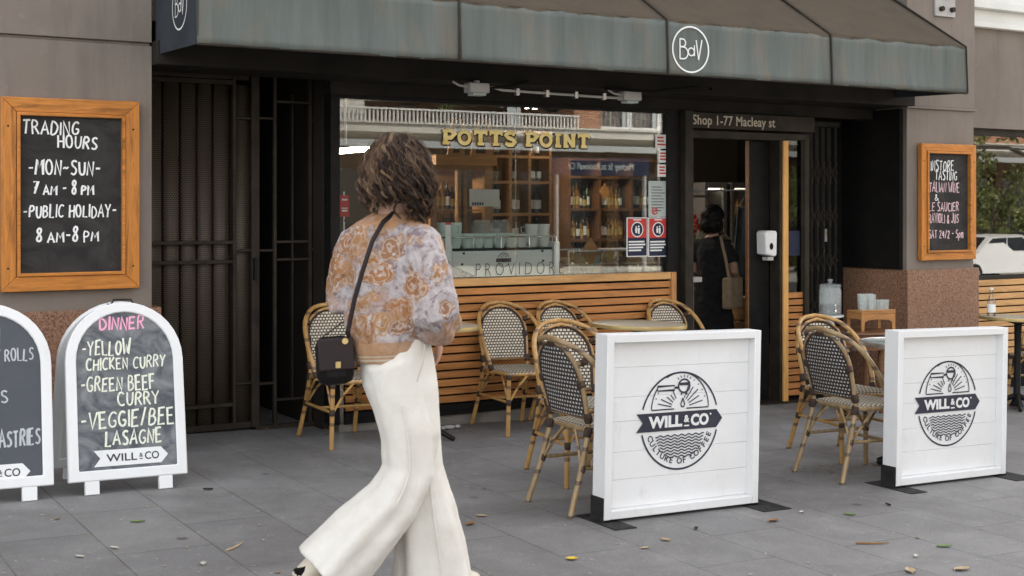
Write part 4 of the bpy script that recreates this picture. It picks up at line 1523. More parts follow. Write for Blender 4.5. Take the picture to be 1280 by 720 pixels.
# ------------------------------------------------------------------ white barrier boards with the coffee emblem
def emblem(mb, cx, cz, r, y):
    """round badge: arcs, rays, coffee handle, banner, waves"""
    e = [0]

    def rb(pts, w, closed=False):
        e[0] += 1
        mb.ribbon(pts, w * r, y - .00004 * e[0], .0007, closed)
    P = lambda a, b: (cx + a * r, cz + b * r)
    rb(arc(cx, cz, r, 16, 164, 40), .040)
    rb(arc(cx, cz, r, 194, 346, 40), .040)
    up = arc(cx, cz + .24 * r, .76 * r, 2, 178, 30, .98)
    rb(up[:21], .028)
    rb(up[24:], .028)
    rb([P(-.745, .25), P(-.16, .25)], .028)
    rb([P(.16, .25), P(.745, .25)], .028)
    for a in (14, 27, 40, 53, 66, 118, 131, 144, 157, 168):
        r0, r1 = .24, .60 - .05 * (a % 2) - (.16 if 100 < a < 150 else 0)
        rb([P(r0 * math.cos(R(a)), .25 + r0 * math.sin(R(a))), P(r1 * math.cos(R(a)), .25 + r1 * math.sin(R(a)))], .024)
    for a in (20, 33, 46, 59, 160, 149):
        q = .66
        rb([P(q * math.cos(R(a)), .25 + q * math.sin(R(a))), P((q + .03) * math.cos(R(a)), .25 + (q + .03) * math.sin(R(a)))], .024)
    # portafilter
    rb([P(-.60, .64), P(-.60, .73), P(-.16, .735), P(-.16, .64), P(-.60, .64)], .026)
    rb([P(-.16, .69), P(-.06, .69)], .05)
    hd = [P(.09 + .15 * math.cos(R(i * 30)), .72 + .14 * math.sin(R(i * 30))) for i in range(12)]
    rb(hd, .036, True)
    rb([P(-.03, .76), P(.22, .76)], .06)
    rb([P(.03, .60), P(.02, .53)], .03)
    rb([P(.15, .60), P(.17, .53)], .03)
    for a in (50, 70, 90, 110, 130):
        rb([P(.09 + .22 * math.cos(R(a)), .72 + .18 * math.sin(R(a))), P(.09 + .28 * math.cos(R(a)), .72 + .23 * math.sin(R(a)))], .022)
    rb([P(.06, .47), P(.01, .34), P(.03, .29), P(.09, .29), P(.11, .34), P(.06, .47)], .026)
    # waves
    for k in range(8):
        zz = -.30 - .062 * k
        hw = math.sqrt(max(.05, .66 ** 2 - (zz + .16) ** 2)) * .98
        nn = int(hw * 2 / .02)
        rb([P(-hw + 2 * hw * i / nn, zz + .017 * math.sin((-hw + 2 * hw * i / nn) * 34)) for i in range(nn + 1)], .026)


def emblem_text(cx, cz, r, y):
    s_ = 'CULTURE OF COFFEE'
    a0, a1 = 203, 337
    n = len(s_)
    wts = {' ': .75, 'I': .4}
    ws = [wts.get(c, 1.0) for c in s_]
    tot = sum(ws) - (ws[0] + ws[-1]) / 2
    acc = 0
    words = [MB()]
    for i, c in enumerate(s_):
        if i:
            acc += (ws[i - 1] + ws[i]) / 2
        a = R(a0 + (a1 - a0) * acc / tot)
        if c == ' ':
            words.append(MB())
        if c != ' ':
            m = Matrix.Translation((cx + .835 * r * math.cos(a), y, cz + .835 * r * math.sin(a))) @ Matrix.Rotation(R(90), 4, 'X') @ Matrix.Rotation(a + R(90), 4, 'Z')
            words[-1].text(c, .175 * r, m, .0006, .0035 * r)
    return words


MAT['dusty_black'] = plain('dusty_black', (.028, .027, .026), .7, var=.5, scale=14)


def barrier(label, w, h, x, y, ld):
    t = thing('barrier_board', label, 'barrier', (0, 0, 0), 0, 'white barrier boards on the pavement')
    t.matrix_world = place(x, y)
    D, fw = .102, .040
    o2 = w / 2
    for s in (-1, 1):                            # side uprights run full height, the rails sit between them
        mb = MB()
        mb.box(min(s * o2, s * (o2 - fw)), max(s * o2, s * (o2 - fw)), 0, D, .014, h)
        mb.build('frame_stile', MAT['white_paint'], t, bevel=.003)
    mb = MB()
    mb.box(-o2 + fw + .0004, o2 - fw - .0004, 0.0005, D - .0005, h - fw, h - .0005)
    mb.build('frame_rail', MAT['white_paint'], t, bevel=.003)
    mb = MB()
    mb.box(-o2 + fw + .0004, o2 - fw - .0004, 0.0005, D - .0005, .0145, .0145 + fw)
    mb.build('frame_rail', MAT['white_paint'], t, bevel=.003)
    mb = MB()
    z0, z1 = .0145 + fw + .0005, h - fw - .0005
    n = 6
    for k in range(n):
        e_ = [0, .17, .335, .52, .665, .845, 1]
        a, b = z0 + (z1 - z0) * e_[k], z0 + (z1 - z0) * e_[k + 1]
        dy = rnd.uniform(0, .0025)
        mb.box(-o2 + fw + .0006, o2 - fw - .0006, .046 + dy, .064, a + .0005, b - .0005)
    mb.build('plank_panel', MAT['white_paint'], t, bevel=.0010)
    cz, r, yl = h * .508, .236, .0452
    mb = MB(); emblem(mb, 0, cz, r, yl)
    lg = mb.build('emblem', MAT['logo_ink'], t)
    mb = MB()
    bw, bh = 1.12 * r, .19 * r
    mb.prism([(-bw, cz - bh), (bw - .16 * r, cz - bh), (bw, cz), (bw - .16 * r, cz + bh), (-bw, cz + bh), (-bw + .16 * r, cz)], yl - .0018, yl - .0002)
    c_ = mb.build('emblem_banner', MAT['logo_ink'], t); c_.parent = lg
    mb = MB()
    mb.fit('WILL', -.82 * r, .05 * r, cz, .245 * r, yl - .0022, bold=.045)
    mb.fit('CO', .275 * r, .75 * r, cz, .25 * r, yl - .0022, bold=.045)
    mb.fit('&', .095 * r, .235 * r, cz + .035 * r, .15 * r, yl - .0022, bold=.03)
    mb.box(.10 * r, .23 * r, yl - .003, yl - .0022, cz - .125 * r, cz - .095 * r)
    mb.prism(arc(.80 * r, cz + .10 * r, .022 * r, 0, 330, 8), yl - .0028, yl - .002)
    c_ = mb.build('banner_lettering', MAT['white_paint'], t); c_.parent = lg
    for mb in emblem_text(0, cz, r, yl - .0003):
        c_ = mb.build('motto_word', MAT['logo_ink'], t); c_.parent = lg
    for s in (-1, 1):
        mb = MB()
        xa, xb = s * o2, s * (o2 + .005)
        mb.box(min(xa, xb) , max(xa, xb), .004, D + .006, .006, .118)
        for z in (.035, .09):
            for yy in (.03, .08):
                mb.cyl((xb, yy, z), (xb + s * .003, yy, z), .006, n=8)
        mb.box(s * o2 - (.03 if s < 0 else .08), s * o2 + (.09 if s < 0 else .10), -.135, .20, .001, .0045)
        mb.build('base_bracket', MAT['dusty_black'], t)
    return t


barrier('white timber barrier board with round coffee emblem, standing right beside the weathered chair', .945, .885, 3.972, 5.05, 0)
barrier('white timber barrier board with round coffee emblem, standing in front of the red granite pier', .893, .858, 5.868, 5.045, 1)


# ------------------------------------------------------------------ bistro chairs
def make_chair(label, cane, front, back):
    """faces -y; origin on the ground under the seat"""
    t = thing('bistro_chair', label, 'chair', (0, 0, 0), 0, 'bistro chairs on the pavement')
    mats = [MAT[cane], MAT['cane_binding']]
    SH = .435

    def wrap(mb, p, d, r=.0180, l=.042):
        p, d = Vector(p), Vector(d).normalized()
        c = mb.cur
        mb.cur = 1
        mb.tube([p - d * l / 2, p - d * l * .35, p + d * l * .35, p + d * l / 2], [r * .8, r, r, r * .8], 8)
        mb.cur = c
    for s in (-1, 1):
        mb = MB()
        p = [(s * .205, -.245, .0), (s * .20, -.235, .2), (s * .195, -.222, SH - .012)]
        mb.tube(p, .0145, 10)
        wrap(mb, (s * .2005, -.236, .235), (0, .03, 1))
        wrap(mb, (s * .196, -.225, SH - .03), (0, .03, 1), .019, .035)
        mb.build('front_leg', mats, t)
        mb = MB()
        p = [(s * .195, .315, .0), (s * .18, .255, .2), (s * .17, .20, SH - .01)]
        mb.tube(p, .0145, 10)
        wrap(mb, (s * .1775, .242, .235), (s * -.06, -.25, 1))
        wrap(mb, (s * .171, .208, SH - .02), (s * -.06, -.25, 1), .020, .05)
        mb.build('rear_leg', mats, t)
    # seat frame and stretchers
    mb = MB()
    ring = []
    for (a, b) in ((-.195, -.225), (.195, -.225), (.205, -.05), (.17, .195), (-.17, .195), (-.205, -.05)):
        ring.append((a, b, SH - .012))
    sm = []
    for i in range(6):
        a, b = Vector(ring[i]), Vector(ring[(i + 1) % 6])
        sm += [a.lerp(b, .12), a.lerp(b, .5), a.lerp(b, .88)]
    mb.tube(sm, .013, 8, closed=True)
    mb.build('seat_frame', mats, t)
    mb = MB()
    for s in (-1, 1):
        mb.tube([(s * .2, -.235, .235), (s * .178, .245, .235)], .010, 8)
        mb.tube([(s * .2, -.235, .225), (s * .19, -.16, .33), (s * .185, -.10, SH - .02)], .008, 6)
        mb.tube([(s * .178, .245, .225), (s * .182, .16, .33), (s * .185, .08, SH - .02)], .008, 6)
        mb.tube([(s * .2, -.236, .225), (s * .13, -.232, .34), (s * .06, -.228, SH - .02)], .008, 6)
        mb.tube([(s * .178, .243, .225), (s * .12, .225, .33), (s * .05, .20, SH - .02)], .008, 6)
    mb.tube([(-.188, 0, .235), (.188, 0, .235)], .009, 8)
    mb.build('stretcher', mats, t)
    # seat
    mb = MB()

    def sf(u, v, top=True):
        y = -.232 + .43 * v
        hw = .196 + .012 * math.sin(v * PI * .55) - .035 * max(0, v - .35) / .65
        e = (1 - (2 * abs(u - .5)) ** 6) * (1 - (2 * abs(v - .5)) ** 6)
        x = (2 * u - 1) * hw
        return (x, y, SH + (.004 + .016 * e - .012 * math.sin(u * PI) * math.sin(v * PI)) if top else SH - .012), (x, y)
    mb.grid(sf, 16, 16)
    mb.grid(lambda u, v: sf(u, v, False), 16, 16, flip=True)
    rim = [[], []]
    for k, tp in enumerate((True, False)):
        e = [sf(i / 12, 0, tp) for i in range(12)] + [sf(1, i / 12, tp) for i in range(12)] + [sf(1 - i / 12, 1, tp) for i in range(12)] + [sf(0, 1 - i / 12, tp) for i in range(12)]
        rim[k] = e
    n = len(rim[0])
    vs = [p[0] for p in rim[0]] + [p[0] for p in rim[1]]
    uv = [(i * .0325, 0.0) for i in range(n)] + [(i * .0325, .03) for i in range(n)]
    mb.add(vs, [(i, i + n, (i + 1) % n + n, (i + 1) % n) for i in range(n)], uv)
    mb.build('seat', [MAT['weave_seat']], t)
    # backrest: upright inner hoop with the woven panel
    yb = lambda z: .195 + (z - SH) * .235 + .02 * ((z - SH) / .45) ** 2

    def half(z):
        u = (z - .47) / .385
        if u > 1: return 0
        base = .158 + .018 * math.sin(min(u, 1) * PI * .6)
        top = math.sqrt(max(0, 1 - max(0, (u - .48) / .52) ** 2.2))
        return base * top
    mb = MB()
    hoop = [(-.170, .20, SH - .02)]
    zs = [.47 + .385 * (1 - (1 - i / 16) ** 1.6) for i in range(17)]
    L = [(-half(z) - .008, yb(z), z) for z in zs[:-1]]
    top = [(0, yb(.862), .863)]
    hoop += L[1:] + top + [(-x, y, z) for x, y, z in L[:0:-1]] + [(.170, .20, SH - .02)]
    mb.tube(hoop, .012, 8, ref=(0, 1, 0))
    mb.tube([(-.166, yb(.485), .485), (.166, yb(.485), .485)], .010, 8)
    mb.build('back_frame', mats, t)
    # outer hoop that sweeps down into the arms
    mb = MB()
    oz = [(.206, .0, SH - .02), (.222, .02, .50), (.234, .075, .60), (.231, .145, .70), (.212, .212, .775), (.170, .268, .835), (.10, yb(.875) + .01, .872), (0, yb(.885) + .012, .886)]
    # smooth
    q = [Vector(p) for p in oz]
    for _ in range(2):
        w = [q[0]]
        for a, b in zip(q[:-1], q[1:]):
            w += [a.lerp(b, .25), a.lerp(b, .75)]
        q = w + [q[-1]]
    full = q + [Vector((-p.x, p.y, p.z)) for p in q[-2::-1]]
    mb.tube(full, .0145, 10, ref=(0, 1, 0))
    for s in (-1, 1):
        for f in (.12,):
            i = int(len(q) * f)
            p = q[i]; d = q[i + 1] - q[i - 1]
            wrap(mb, (s * p.x, p.y, p.z), (s * d.x, d.y, d.z), .020, .045)
        wrap(mb, (s * .170, yb(.66), .66), (0, .23, 1), .022, .04)
        wrap(mb, (s * .171, yb(.49), .487), (0, .23, 1), .022, .05)
    # spacers joining both hoops
    for s in (-1, 1):
        mb.tube([(s * .163, yb(.76), .76), (s * .20, .215, .785)], .011, 6)
        wrap(mb, (s * .182, (yb(.76) + .215) / 2, .772), (s, 0, .4), .019, .05)
    mb.build('arm_hoop', mats, t)
    mb = MB()

    def bp(u, v, off):
        z = .492 + .358 * (1 - (1 - v) ** 1.35)
        hw = max(half(z) - .004, .02)
        x = (2 * u - 1) * hw
        return (x, yb(z) + off - .012 * math.cos((u - .5) * PI) * .0 + .014 * (1 - (2 * u - 1) ** 2), z), (x, z)
    mb.cur = 0
    mb.grid(lambda u, v: bp(u, v, -.007), 14, 18)
    mb.cur = 1
    mb.grid(lambda u, v: bp(u, v, .006), 14, 18, flip=True)
    mb.cur = 2
    e = [(0, i / 18) for i in range(19)] + [(i / 14, 1) for i in range(1, 15)] + [(1, 1 - i / 18) for i in range(1, 19)]
    mb.tube([bp(u, v, -.0005)[0] for u, v in e], .0125, 6, ref=(0, 1, 0))
    mb.build('backrest', [MAT[front], MAT[back], MAT['cane_binding']], t)
    return t


CH = [  # x, y, facing (deg: 0 faces the street), label
    (3.31, 7.62, 0, 'golden cane bistro chair by the barred gate behind the walking woman', 0),
    (4.56, 7.60, -3, 'golden cane bistro chair at the slats below the espresso machine, seat fully visible', 0),
    (5.05, 7.61, 2, 'golden cane bistro chair at the slats behind the round table, seat hidden by another chair', 0),
    (6.02, 7.62, 0, 'golden cane bistro chair at the slats beside the doorway, behind the round table', 0),
    (4.02, 6.02, -8, 'cane bistro chair facing the street, just behind the dark backed chair', 0),
    (3.74, 5.42, 90, 'weathered cane chair seen from behind, touching the nearest barrier board', 1),
    (5.93, 5.94, -8, 'cane bistro chair half hidden behind a chair back near the glass dispenser', 0),
    (5.56, 5.45, 88, 'weathered cane chair seen from behind beside the farther barrier board', 1),
    (9.28, 7.02, -80, 'cane bistro chair at the far round table with the bottle, mostly out of frame', 0),
]
proto = [make_chair(CH[0][3], 'cane', 'weave_front', 'weave_back'), make_chair(CH[5][3], 'cane_weathered', 'weave_front', 'weave_back')]
used = set()
for (x, y, a, lab, k) in CH:
    m = place(x, y, R(a)) @ Matrix.Diagonal((1, 1, .955, 1))
    if k not in used:
        used.add(k)
        proto[k].matrix_world = m
    else:
        dup(proto[k], m, lab)


# ------------------------------------------------------------------ tables
def table(label, x, y, r, h, top, group='round cafe tables', edge='brass'):
    t = thing('cafe_table', label, 'table', (0, 0, 0), 0, group)
    t.matrix_world = place(x, y)
    mb = MB(); mb.lathe([(0, h - .022), (r - .012, h - .022), (r - .004, h - .016), (r - .004, h - .004), (r - .012, h), (0, h)], 48)
    mb.build('tabletop', MAT[top], t, angle=30)
    mb = MB(); mb.lathe([(r - .010, h - .024), (r + .002, h - .024), (r + .004, h - .012), (r + .002, h + .001), (r - .006, h + .002), (r - .010, h - .001)], 48)
    mb.build('rim', MAT[edge], t, angle=30)
    mb = MB(); mb.lathe([(.06, 0.02), (.045, .05), (.028, .09), (.026, .5), (.03, h - .06), (.11, h - .035), (.11, h - .023)], 16)
    mb.build('column', MAT['black_metal'], t)
    for k in range(4):
        a = R(45 + 90 * k)
        c, s = math.cos(a), math.sin(a)
        mb = MB(); mb.tube([(c * .02, s * .02, .10), (c * .12, s * .12, .06), (c * .20, s * .20, .022), (c * .225, s * .225, .012)], [.022, .02, .016, .014], 8)
        mb.build('foot', MAT['black_metal'], t)
    return t


table('round beige cafe table with brass rim in front of the slats by the doorway', 5.27, 7.22, .325, .735, 'table_laminate')
table('round beige cafe table with brass rim mostly hidden behind the walking woman', 3.79, 7.53, .36, .735, 'table_laminate')
table('pale glass topped cafe table behind the nearest barrier board', 4.33, 5.51, .33, .735, 'table_glass', edge='steel')
table('pale glass topped cafe table behind the farther barrier board', 6.10, 5.52, .34, .735, 'table_glass', edge='steel')
table('round beige cafe table with a bottle on it beside the side window', 8.84, 6.96, .30, .735, 'table_laminate')

# console table with dispenser and tray
CX, CY, CHT = 7.50, 7.42, .625
ct = thing('console_table', 'dark turned leg half round console table beside the pier', 'table', (0, 0, 0))
ct.matrix_world = place(CX, CY, 0, False)
mb = MB(); mb.lathe([(0, CHT - .02), (.29, CHT - .02), (.305, CHT - .012), (.30, CHT), (0, CHT)], 40)
mb.build('tabletop', MAT['dark_timber'], ct, angle=30)
mb = MB(); mb.lathe([(.255, CHT - .135), (.27, CHT - .135), (.275, CHT - .021), (.255, CHT - .021)], 40)
mb.build('apron', MAT['dark_timber'], ct, angle=30)
for k in range(4):
    a = R(20 + 90 * k)
    mb = MB(); mb.lathe([(.016, 0), (.02, .08), (.014, .12), (.026, .22), (.018, .30), (.03, .40), (.02, .47), (.028, CHT - .136)], 12, (.23 * math.cos(a), .23 * math.sin(a), 0))
    mb.build('leg', MAT['dark_timber'], ct)
top_z = gz(CX) + CHT
dp = thing('drink_dispenser', 'clear glass water dispenser with tap on a pale pedestal on the console table', 'dispenser', (7.42, 7.36, top_z))
mb = MB(); mb.lathe([(.085, 0), (.08, .012), (.05, .03), (.035, .07), (.045, .10), (.115, .118), (.125, .125), (.125, .14), (.06, .142)], 28)
mb.build('pedestal', MAT['white_ceramic'], dp)
mb = MB(); mb.lathe([(.0, .143), (.098, .143), (.102, .155), (.102, .37), (.094, .385), (.094, .40), (.09, .40), (.09, .384), (.097, .368), (.097, .158), (.0, .150)], 32)
mb.build('glass_jar', MAT['misty_glass'], dp, angle=60)
mb = MB(); mb.lathe([(.0, .152), (.0955, .152), (.0955, .235), (.0, .235)], 32)
mb.build('water_fill', MAT['clear_glass'], dp)
mb = MB(); mb.lathe([(.0, .402), (.10, .402), (.104, .41), (.09, .425), (.04, .433), (.018, .436), (.016, .448), (.026, .458), (.02, .472), (0, .475)], 28)
mb.build('lid', MAT['misty_glass'], dp)
mb = MB()
mb.tube([(.0, -.098, .20), (.0, -.13, .20), (.0, -.15, .195), (.0, -.155, .178)], [.010, .011, .010, .008], 8)
mb.tube([(0, -.13, .205), (0, -.13, .232)], .006, 6); mb.ball((0, -.13, .238), .012, 8, 6)
mb.build('tap', MAT['chrome'], dp)
dp.matrix_world = Matrix.Translation((7.335, 7.50, top_z)) @ Matrix.Rotation(R(-25), 4, 'Z') @ Matrix.Scale(.84, 4)

ty = thing('serving_tray', 'small orange timber stand with cut out legs on the console table', 'tray', (7.615, 7.345, top_z), R(-14))
mb = MB(); mb.box(-.15, .15, -.11, .11, .135, .152); mb.box(-.15, .15, -.11, -.095, .153, .165)
mb.build('tray_top', MAT['tray_wood'], ty, bevel=.003)
for y in (-.108, .096):
    mb = MB()
    mb.prism([(-.148, 0), (-.125, 0), (-.12, .07), (-.09, .085), (.0, .092), (.09, .085), (.12, .07), (.125, 0), (.148, 0), (.148, .134), (-.148, .134)], y, y + .012)
    mb.build('end_panel', MAT['tray_wood'], ty)
for x in (-.147, .135):
    mb = MB(); mb.box(x, x + .012, -.095, .095, .09, .134)
    mb.build('side_panel', MAT['tray_wood'], ty)
mb = MB(); mb.lathe([(.028, 0), (.034, .115), (.032, .115), (.026, .006), (0, .006)], 16)
mb.lathe([(0.0, .0), (.028, 0)], 16)
g0 = None
for i, (dx, dy, st, lab) in enumerate(((-.085, -.03, 0, 'leftmost clear tumbler on the orange timber stand'), (-.02, -.045, 0, 'clear tumbler second from left on the orange timber stand'),
                                      (-.055, .045, 0, 'clear tumbler at the back of the orange timber stand'), (.015, .04, 1, 'clear tumbler stacked tallest on the orange timber stand'),
                                      (.06, -.02, 2, 'short clear tumbler right of the taller ones on the stand'), (.105, -.03, 2, 'rightmost short clear tumbler on the timber stand'))):
    if g0 is None:
        g0 = mb.build('tumbler', MAT['misty_glass'], angle=60)
        o = g0
    else:
        o = g0.copy(); C.objects.link(o)
    tag(o, lab, 'glass', 'tumblers on the timber stand')
    w = ty.matrix_world @ Vector((dx, dy, .153))
    o.location = w
    o.scale = (1, 1, 1.1 if st < 2 else .72)

# bottle and small cup on the far right table
mb = MB(); mb.lathe([(0, 0), (.030, 0), (.032, .01), (.032, .10), (.028, .13), (.014, .165), (.012, .19), (.014, .195), (.014, .21), (0, .21)], 20)
bt = thing('water_bottle', 'small clear bottle with white label on the far right table', 'bottle', (8.71, 7.10, gz(8.84) + .738))
mb.build('bottle_body', MAT['clear_glass'], bt)
mb = MB(); mb.lathe([(.0325, .03), (.0328, .03), (.0328, .095), (.0325, .095)], 20)
mb.build('bottle_label', MAT['paper'], bt)
mb = MB(); mb.lathe([(0, .2105), (.015, .2105), (.015, .228), (0, .228)], 14)
mb.build('cap', MAT['white_paint'], bt)
cp = thing('paper_cup', 'brown paper cup on the far right table near the bottle', 'cup', (8.92, 6.88, gz(8.84) + .738))
mb = MB(); mb.lathe([(0, 0), (.028, 0), (.038, .08), (.040, .083), (.036, .083), (.027, .006), (0, .006)], 18)
mb.build('cup_body', MAT['tray_wood'], cp)
bb = MB(); bb.ball((0, 0, .03), .05, 10, 6, (1.6, .8, .6)); bb.ball((.07, .03, .025), .035, 8, 6, (1.3, 1, .7)); bb.ball((-.08, .02, .02), .03, 8, 6, (1.4, .9, .6))
o = bb.build('dark_cloth', MAT['dark_fabric'])
o.location = (5.98, 5.58, gz(5.98) + .001)
tag(o, 'crumpled black cloth on the paving behind the farther barrier board', 'cloth')
bb = MB(); bb.ball((0, 0, .015), .022, 8, 6, (1.6, .9, .7)); bb.ball((.06, .01, .014), .020, 8, 6, (1.2, 1, .7)); bb.tube([(-.07, 0, .012), (-.02, .01, .018)], .012, 6)
o = bb.build('crumpled_wrapper', MAT['grey_plastic'])
p = on_ground(563, 537)
o.location = (p.x, p.y, gz(p.x) + .001)
tag(o, 'crumpled grey wrapper lying on the paving near the chair by the slats', 'wrapper')

# ------------------------------------------------------------------ inside the shop
MAT['counter_top'] = plain('counter_top', (.40, .38, .34), .4, var=.1)
MAT['amber_glass'] = plain('amber_glass', (.22, .10, .02), .12, var=.2, bump=0)
MAT['green_glass'] = plain('green_glass', (.03, .06, .03), .12, var=.2, bump=0)
MAT['dark_glass'] = plain('dark_glass', (.03, .02, .02), .12, var=.2, bump=0)
MAT['yellow_label'] = plain('yellow_label', (.42, .30, .10), .6, var=.3, bump=0)
MAT['flower_red'] = plain('flower_red', (.40, .05, .03), .7, var=.3, bump=0)
MAT['basket_cane'] = plain('basket_cane', (.26, .16, .08), .8, var=.3, scale=20, bump=.5)
MAT['apron_cloth'] = plain('apron_cloth', (.10, .11, .13), .9, var=.2)

co = thing('shop_counter', 'dark timber counter with pale top inside the shop window', 'counter', (4.9, 8.5, gz(4.9)))
mb = MB(); mb.box(3.9, 6.6, 8.16, 8.85, .90, .94)
wpart('counter_top', mb, MAT['counter_top'], co, bevel=.003)
mb = MB(); mb.box(3.95, 6.55, 8.2, 8.8, -.2, .899)
wpart('cabinet', mb, MAT['dark_timber'], co)

MY = 8.46
X_ = lambda px: on_y(px, 300, MY).x
Z_ = lambda py, px=625: on_y(px, py, MY).z
cm = thing('coffee_machine', 'pale grey espresso machine with badge behind the window, cups piled on top', 'coffee machine', (X_(625), MY, .94))
mb = MB()
mb.prism([(X_(563), Z_(313)), (X_(563), Z_(330)), (X_(600), Z_(348)), (X_(688), Z_(348)), (X_(688), Z_(313))], MY - .03, MY)
wpart('rear_panel', mb, MAT['machine_grey'], cm, bevel=.004)
mb = MB(); mb.box(X_(562), X_(689), MY, MY + .42, .96, Z_(314))
wpart('body', mb, MAT['steel'], cm, bevel=.01)
for a, b in ((554, 562.5), (689.5, 697)):
    mb = MB()
    mb.prism([(X_(a), .96), (X_(b), .96), (X_(b), Z_(304)), (X_(a) + .02, Z_(302)), (X_(a), Z_(307))], MY - .04, MY + .45)
    wpart('end_cheek', mb, MAT['white_ceramic'], cm, bevel=.008)
mb = MB(); mb.box(X_(563), X_(688), MY - .02, MY + .42, Z_(312.5), Z_(310))
wpart('cup_tray', mb, MAT['black_metal'], cm)
mb = MB()
zt = Z_(296)
mb.tube([(X_(556), MY + .40, zt), (X_(556), MY - .02, zt), (X_(694), MY - .02, zt), (X_(694), MY + .40, zt)], .005, 6)
for px in (556, 590, 625, 660, 694):
    mb.cyl((X_(px), MY - .02, Z_(310)), (X_(px), MY - .02, zt), .004, n=6)
wpart('cup_rail', mb, MAT['chrome'], cm)
mb = MB()
bx, bz = X_(627), Z_(325)
mb.box(bx - .065, bx + .065, MY - .0335, MY - .031, bz - .014, bz + .014)
mb.ribbon(arc(bx, bz, .052, 25, 155, 10), .006, MY - .031, .001)
mb.ribbon(arc(bx, bz, .052, 205, 335, 10), .006, MY - .031, .001)
for k in (40, 65, 90, 115, 140):
    mb.ribbon([(bx + .02 * math.cos(R(k)), bz + .016 + .01 * math.sin(R(k))), (bx + .036 * math.cos(R(k)), bz + .012 + .03 * math.sin(R(k)))], .004, MY - .031, .001)
wpart('badge', mb, MAT['logo_ink'], cm)
mb = MB()
for px, py in ((577, 315.5), (575, 329), (675, 314.5), (676, 327)):
    mb.cyl((X_(px), MY - .038, Z_(py)), (X_(px), MY - .030, Z_(py)), .009, n=10)
wpart('screws', mb, MAT['bronze_metal'], cm)

# cups piled on the machine
cupg = 'cups piled on the coffee machine'


def cup_mb(r, h):
    m = MB(); m.lathe([(0, 0), (r * .62, 0), (r * .9, h * .35), (r, h), (r * .94, h), (r * .82, h * .35), (r * .55, h * .06), (0, h * .06)], 20)
    m.tube([(r * .9, 0, h * .8), (r * 1.5, 0, h * .75), (r * 1.45, 0, h * .35), (r * .85, 0, h * .28)], r * .09, 6)
    return m


mint = cup_mb(.056, .105).build('coffee_cup', MAT['mint_ceramic']); whitec = cup_mb(.054, .10).build('coffee_cup', MAT['white_ceramic'])
tz = Z_(310) + .001
ORD = ('first', 'second', 'third', 'fourth', 'fifth', 'sixth', 'seventh', 'eighth')
k = 0
cups = []
ORD = ('first', 'second', 'third', 'fourth', 'fifth', 'sixth', 'seventh', 'eighth')
for i, px in enumerate((589, 602, 615, 629, 643)):
    cups.append((mint, X_(px), MY + .06, tz, 'mint coffee cup, %s in the front row on the machine' % ORD[i]))
    cups.append((mint, X_(px) + .04, MY + .20, tz, 'mint coffee cup, %s in the back row on the machine' % ORD[i]))
for i, px in enumerate((562, 575)):
    for s in range(2):
        cups.append((mint, X_(px), MY + .08, tz + s * .085, 'mint coffee cup, %s of the %s mint stack on the machine' % (('bottom', 'top')[s], ORD[i])))
for i, px in enumerate((657, 671, 686)):
    for s in range(2 if px > 660 else 1):
        cups.append((whitec, X_(px), MY + .08, tz + s * .075, 'white coffee cup, %s of the %s white stack on the machine' % (('bottom', 'top')[s], ORD[i])))
seen = set()
for (pr, x, y, z, lab) in cups:
    if pr.name not in seen:
        seen.add(pr.name); o = pr
    else:
        o = pr.copy(); C.objects.link(o)
    o.location = (x, y, z)
    o.rotation_euler = (0, 0, rnd.uniform(0, 6))
    tag(o, lab, 'cup', cupg)

# timber shelving with bottles, cabinets and back bar
SY = 10.6
S = lambda px: on_y(px, 260, SY).x
ZS = lambda py, px=650: on_y(px, py, SY).z


def bottle_proto(r, h, mat, labmat):
    o = MB().lathe([(0, 0), (r, 0), (r, h * .58), (r * .8, h * .68), (r * .36, h * .78), (r * .34, h * .97), (r * .42, h * .97), (r * .42, h), (0, h)], 14).build('bottle', MAT[mat])
    l = MB().lathe([(r * 1.02, h * .15), (r * 1.02, h * .48)], 14).build('bottle_label', MAT[labmat], o)
    return o


def box_shelf(name, label, x0, x1, zs, xs, y0, y1, mat):
    t = thing(name, label, 'shelves', ((x0 + x1) / 2, y0, zs[0]))
    mb = MB()
    for z in zs:
        mb.box(x0, x1, y0, y1, z - .014, z + .014)
    wpart('shelf_boards', mb, MAT[mat], t)
    mb = MB()
    for x in xs:
        mb.box(x - .014, x + .014, y0 - .003, y1, zs[0] - .014, zs[-1] + .016)
    wpart('uprights', mb, MAT[mat], t)
    mb = MB(); mb.box(x0, x1, y1 + .001, y1 + .02, zs[0], zs[-1])
    wpart('back_board', mb, MAT['dark_interior'], t)
    return t


zs = [.1, .55, ZS(320), ZS(300), ZS(268), ZS(228), ZS(196), ZS(165)]
xs = [S(p) for p in (614, 638, 662, 688)]
box_shelf('bottle_shelves', 'open timber shelves of bottles behind the coffee machine', xs[0], xs[-1], zs, xs, SY, SY + .34, 'shelf_timber')
protos = [bottle_proto(.038, .30, 'dark_glass', 'paper'), bottle_proto(.04, .29, 'amber_glass', 'yellow_label'), bottle_proto(.037, .31, 'green_glass', 'paper'), bottle_proto(.045, .25, 'dark_glass', 'yellow_label')]
plab = ['dark pale labelled bottle', 'amber bottle', 'green pale labelled bottle', 'squat bottle']
first = [True] * 4


def bottle(k, x, y, z, where, group, s=1.0):
    p = protos[k]
    if first[k]:
        first[k] = False
        o = p
    else:
        o = p.copy(); C.objects.link(o)
        for ch in p.children:
            c_ = ch.copy(); C.objects.link(c_); c_.parent = o
    o.location = (x, y, z)
    o.scale = (s, s, s)
    tag(o, plab[k] + ' ' + where, 'bottle', group + ', ' + ['dark', 'amber', 'green', 'squat'][k])


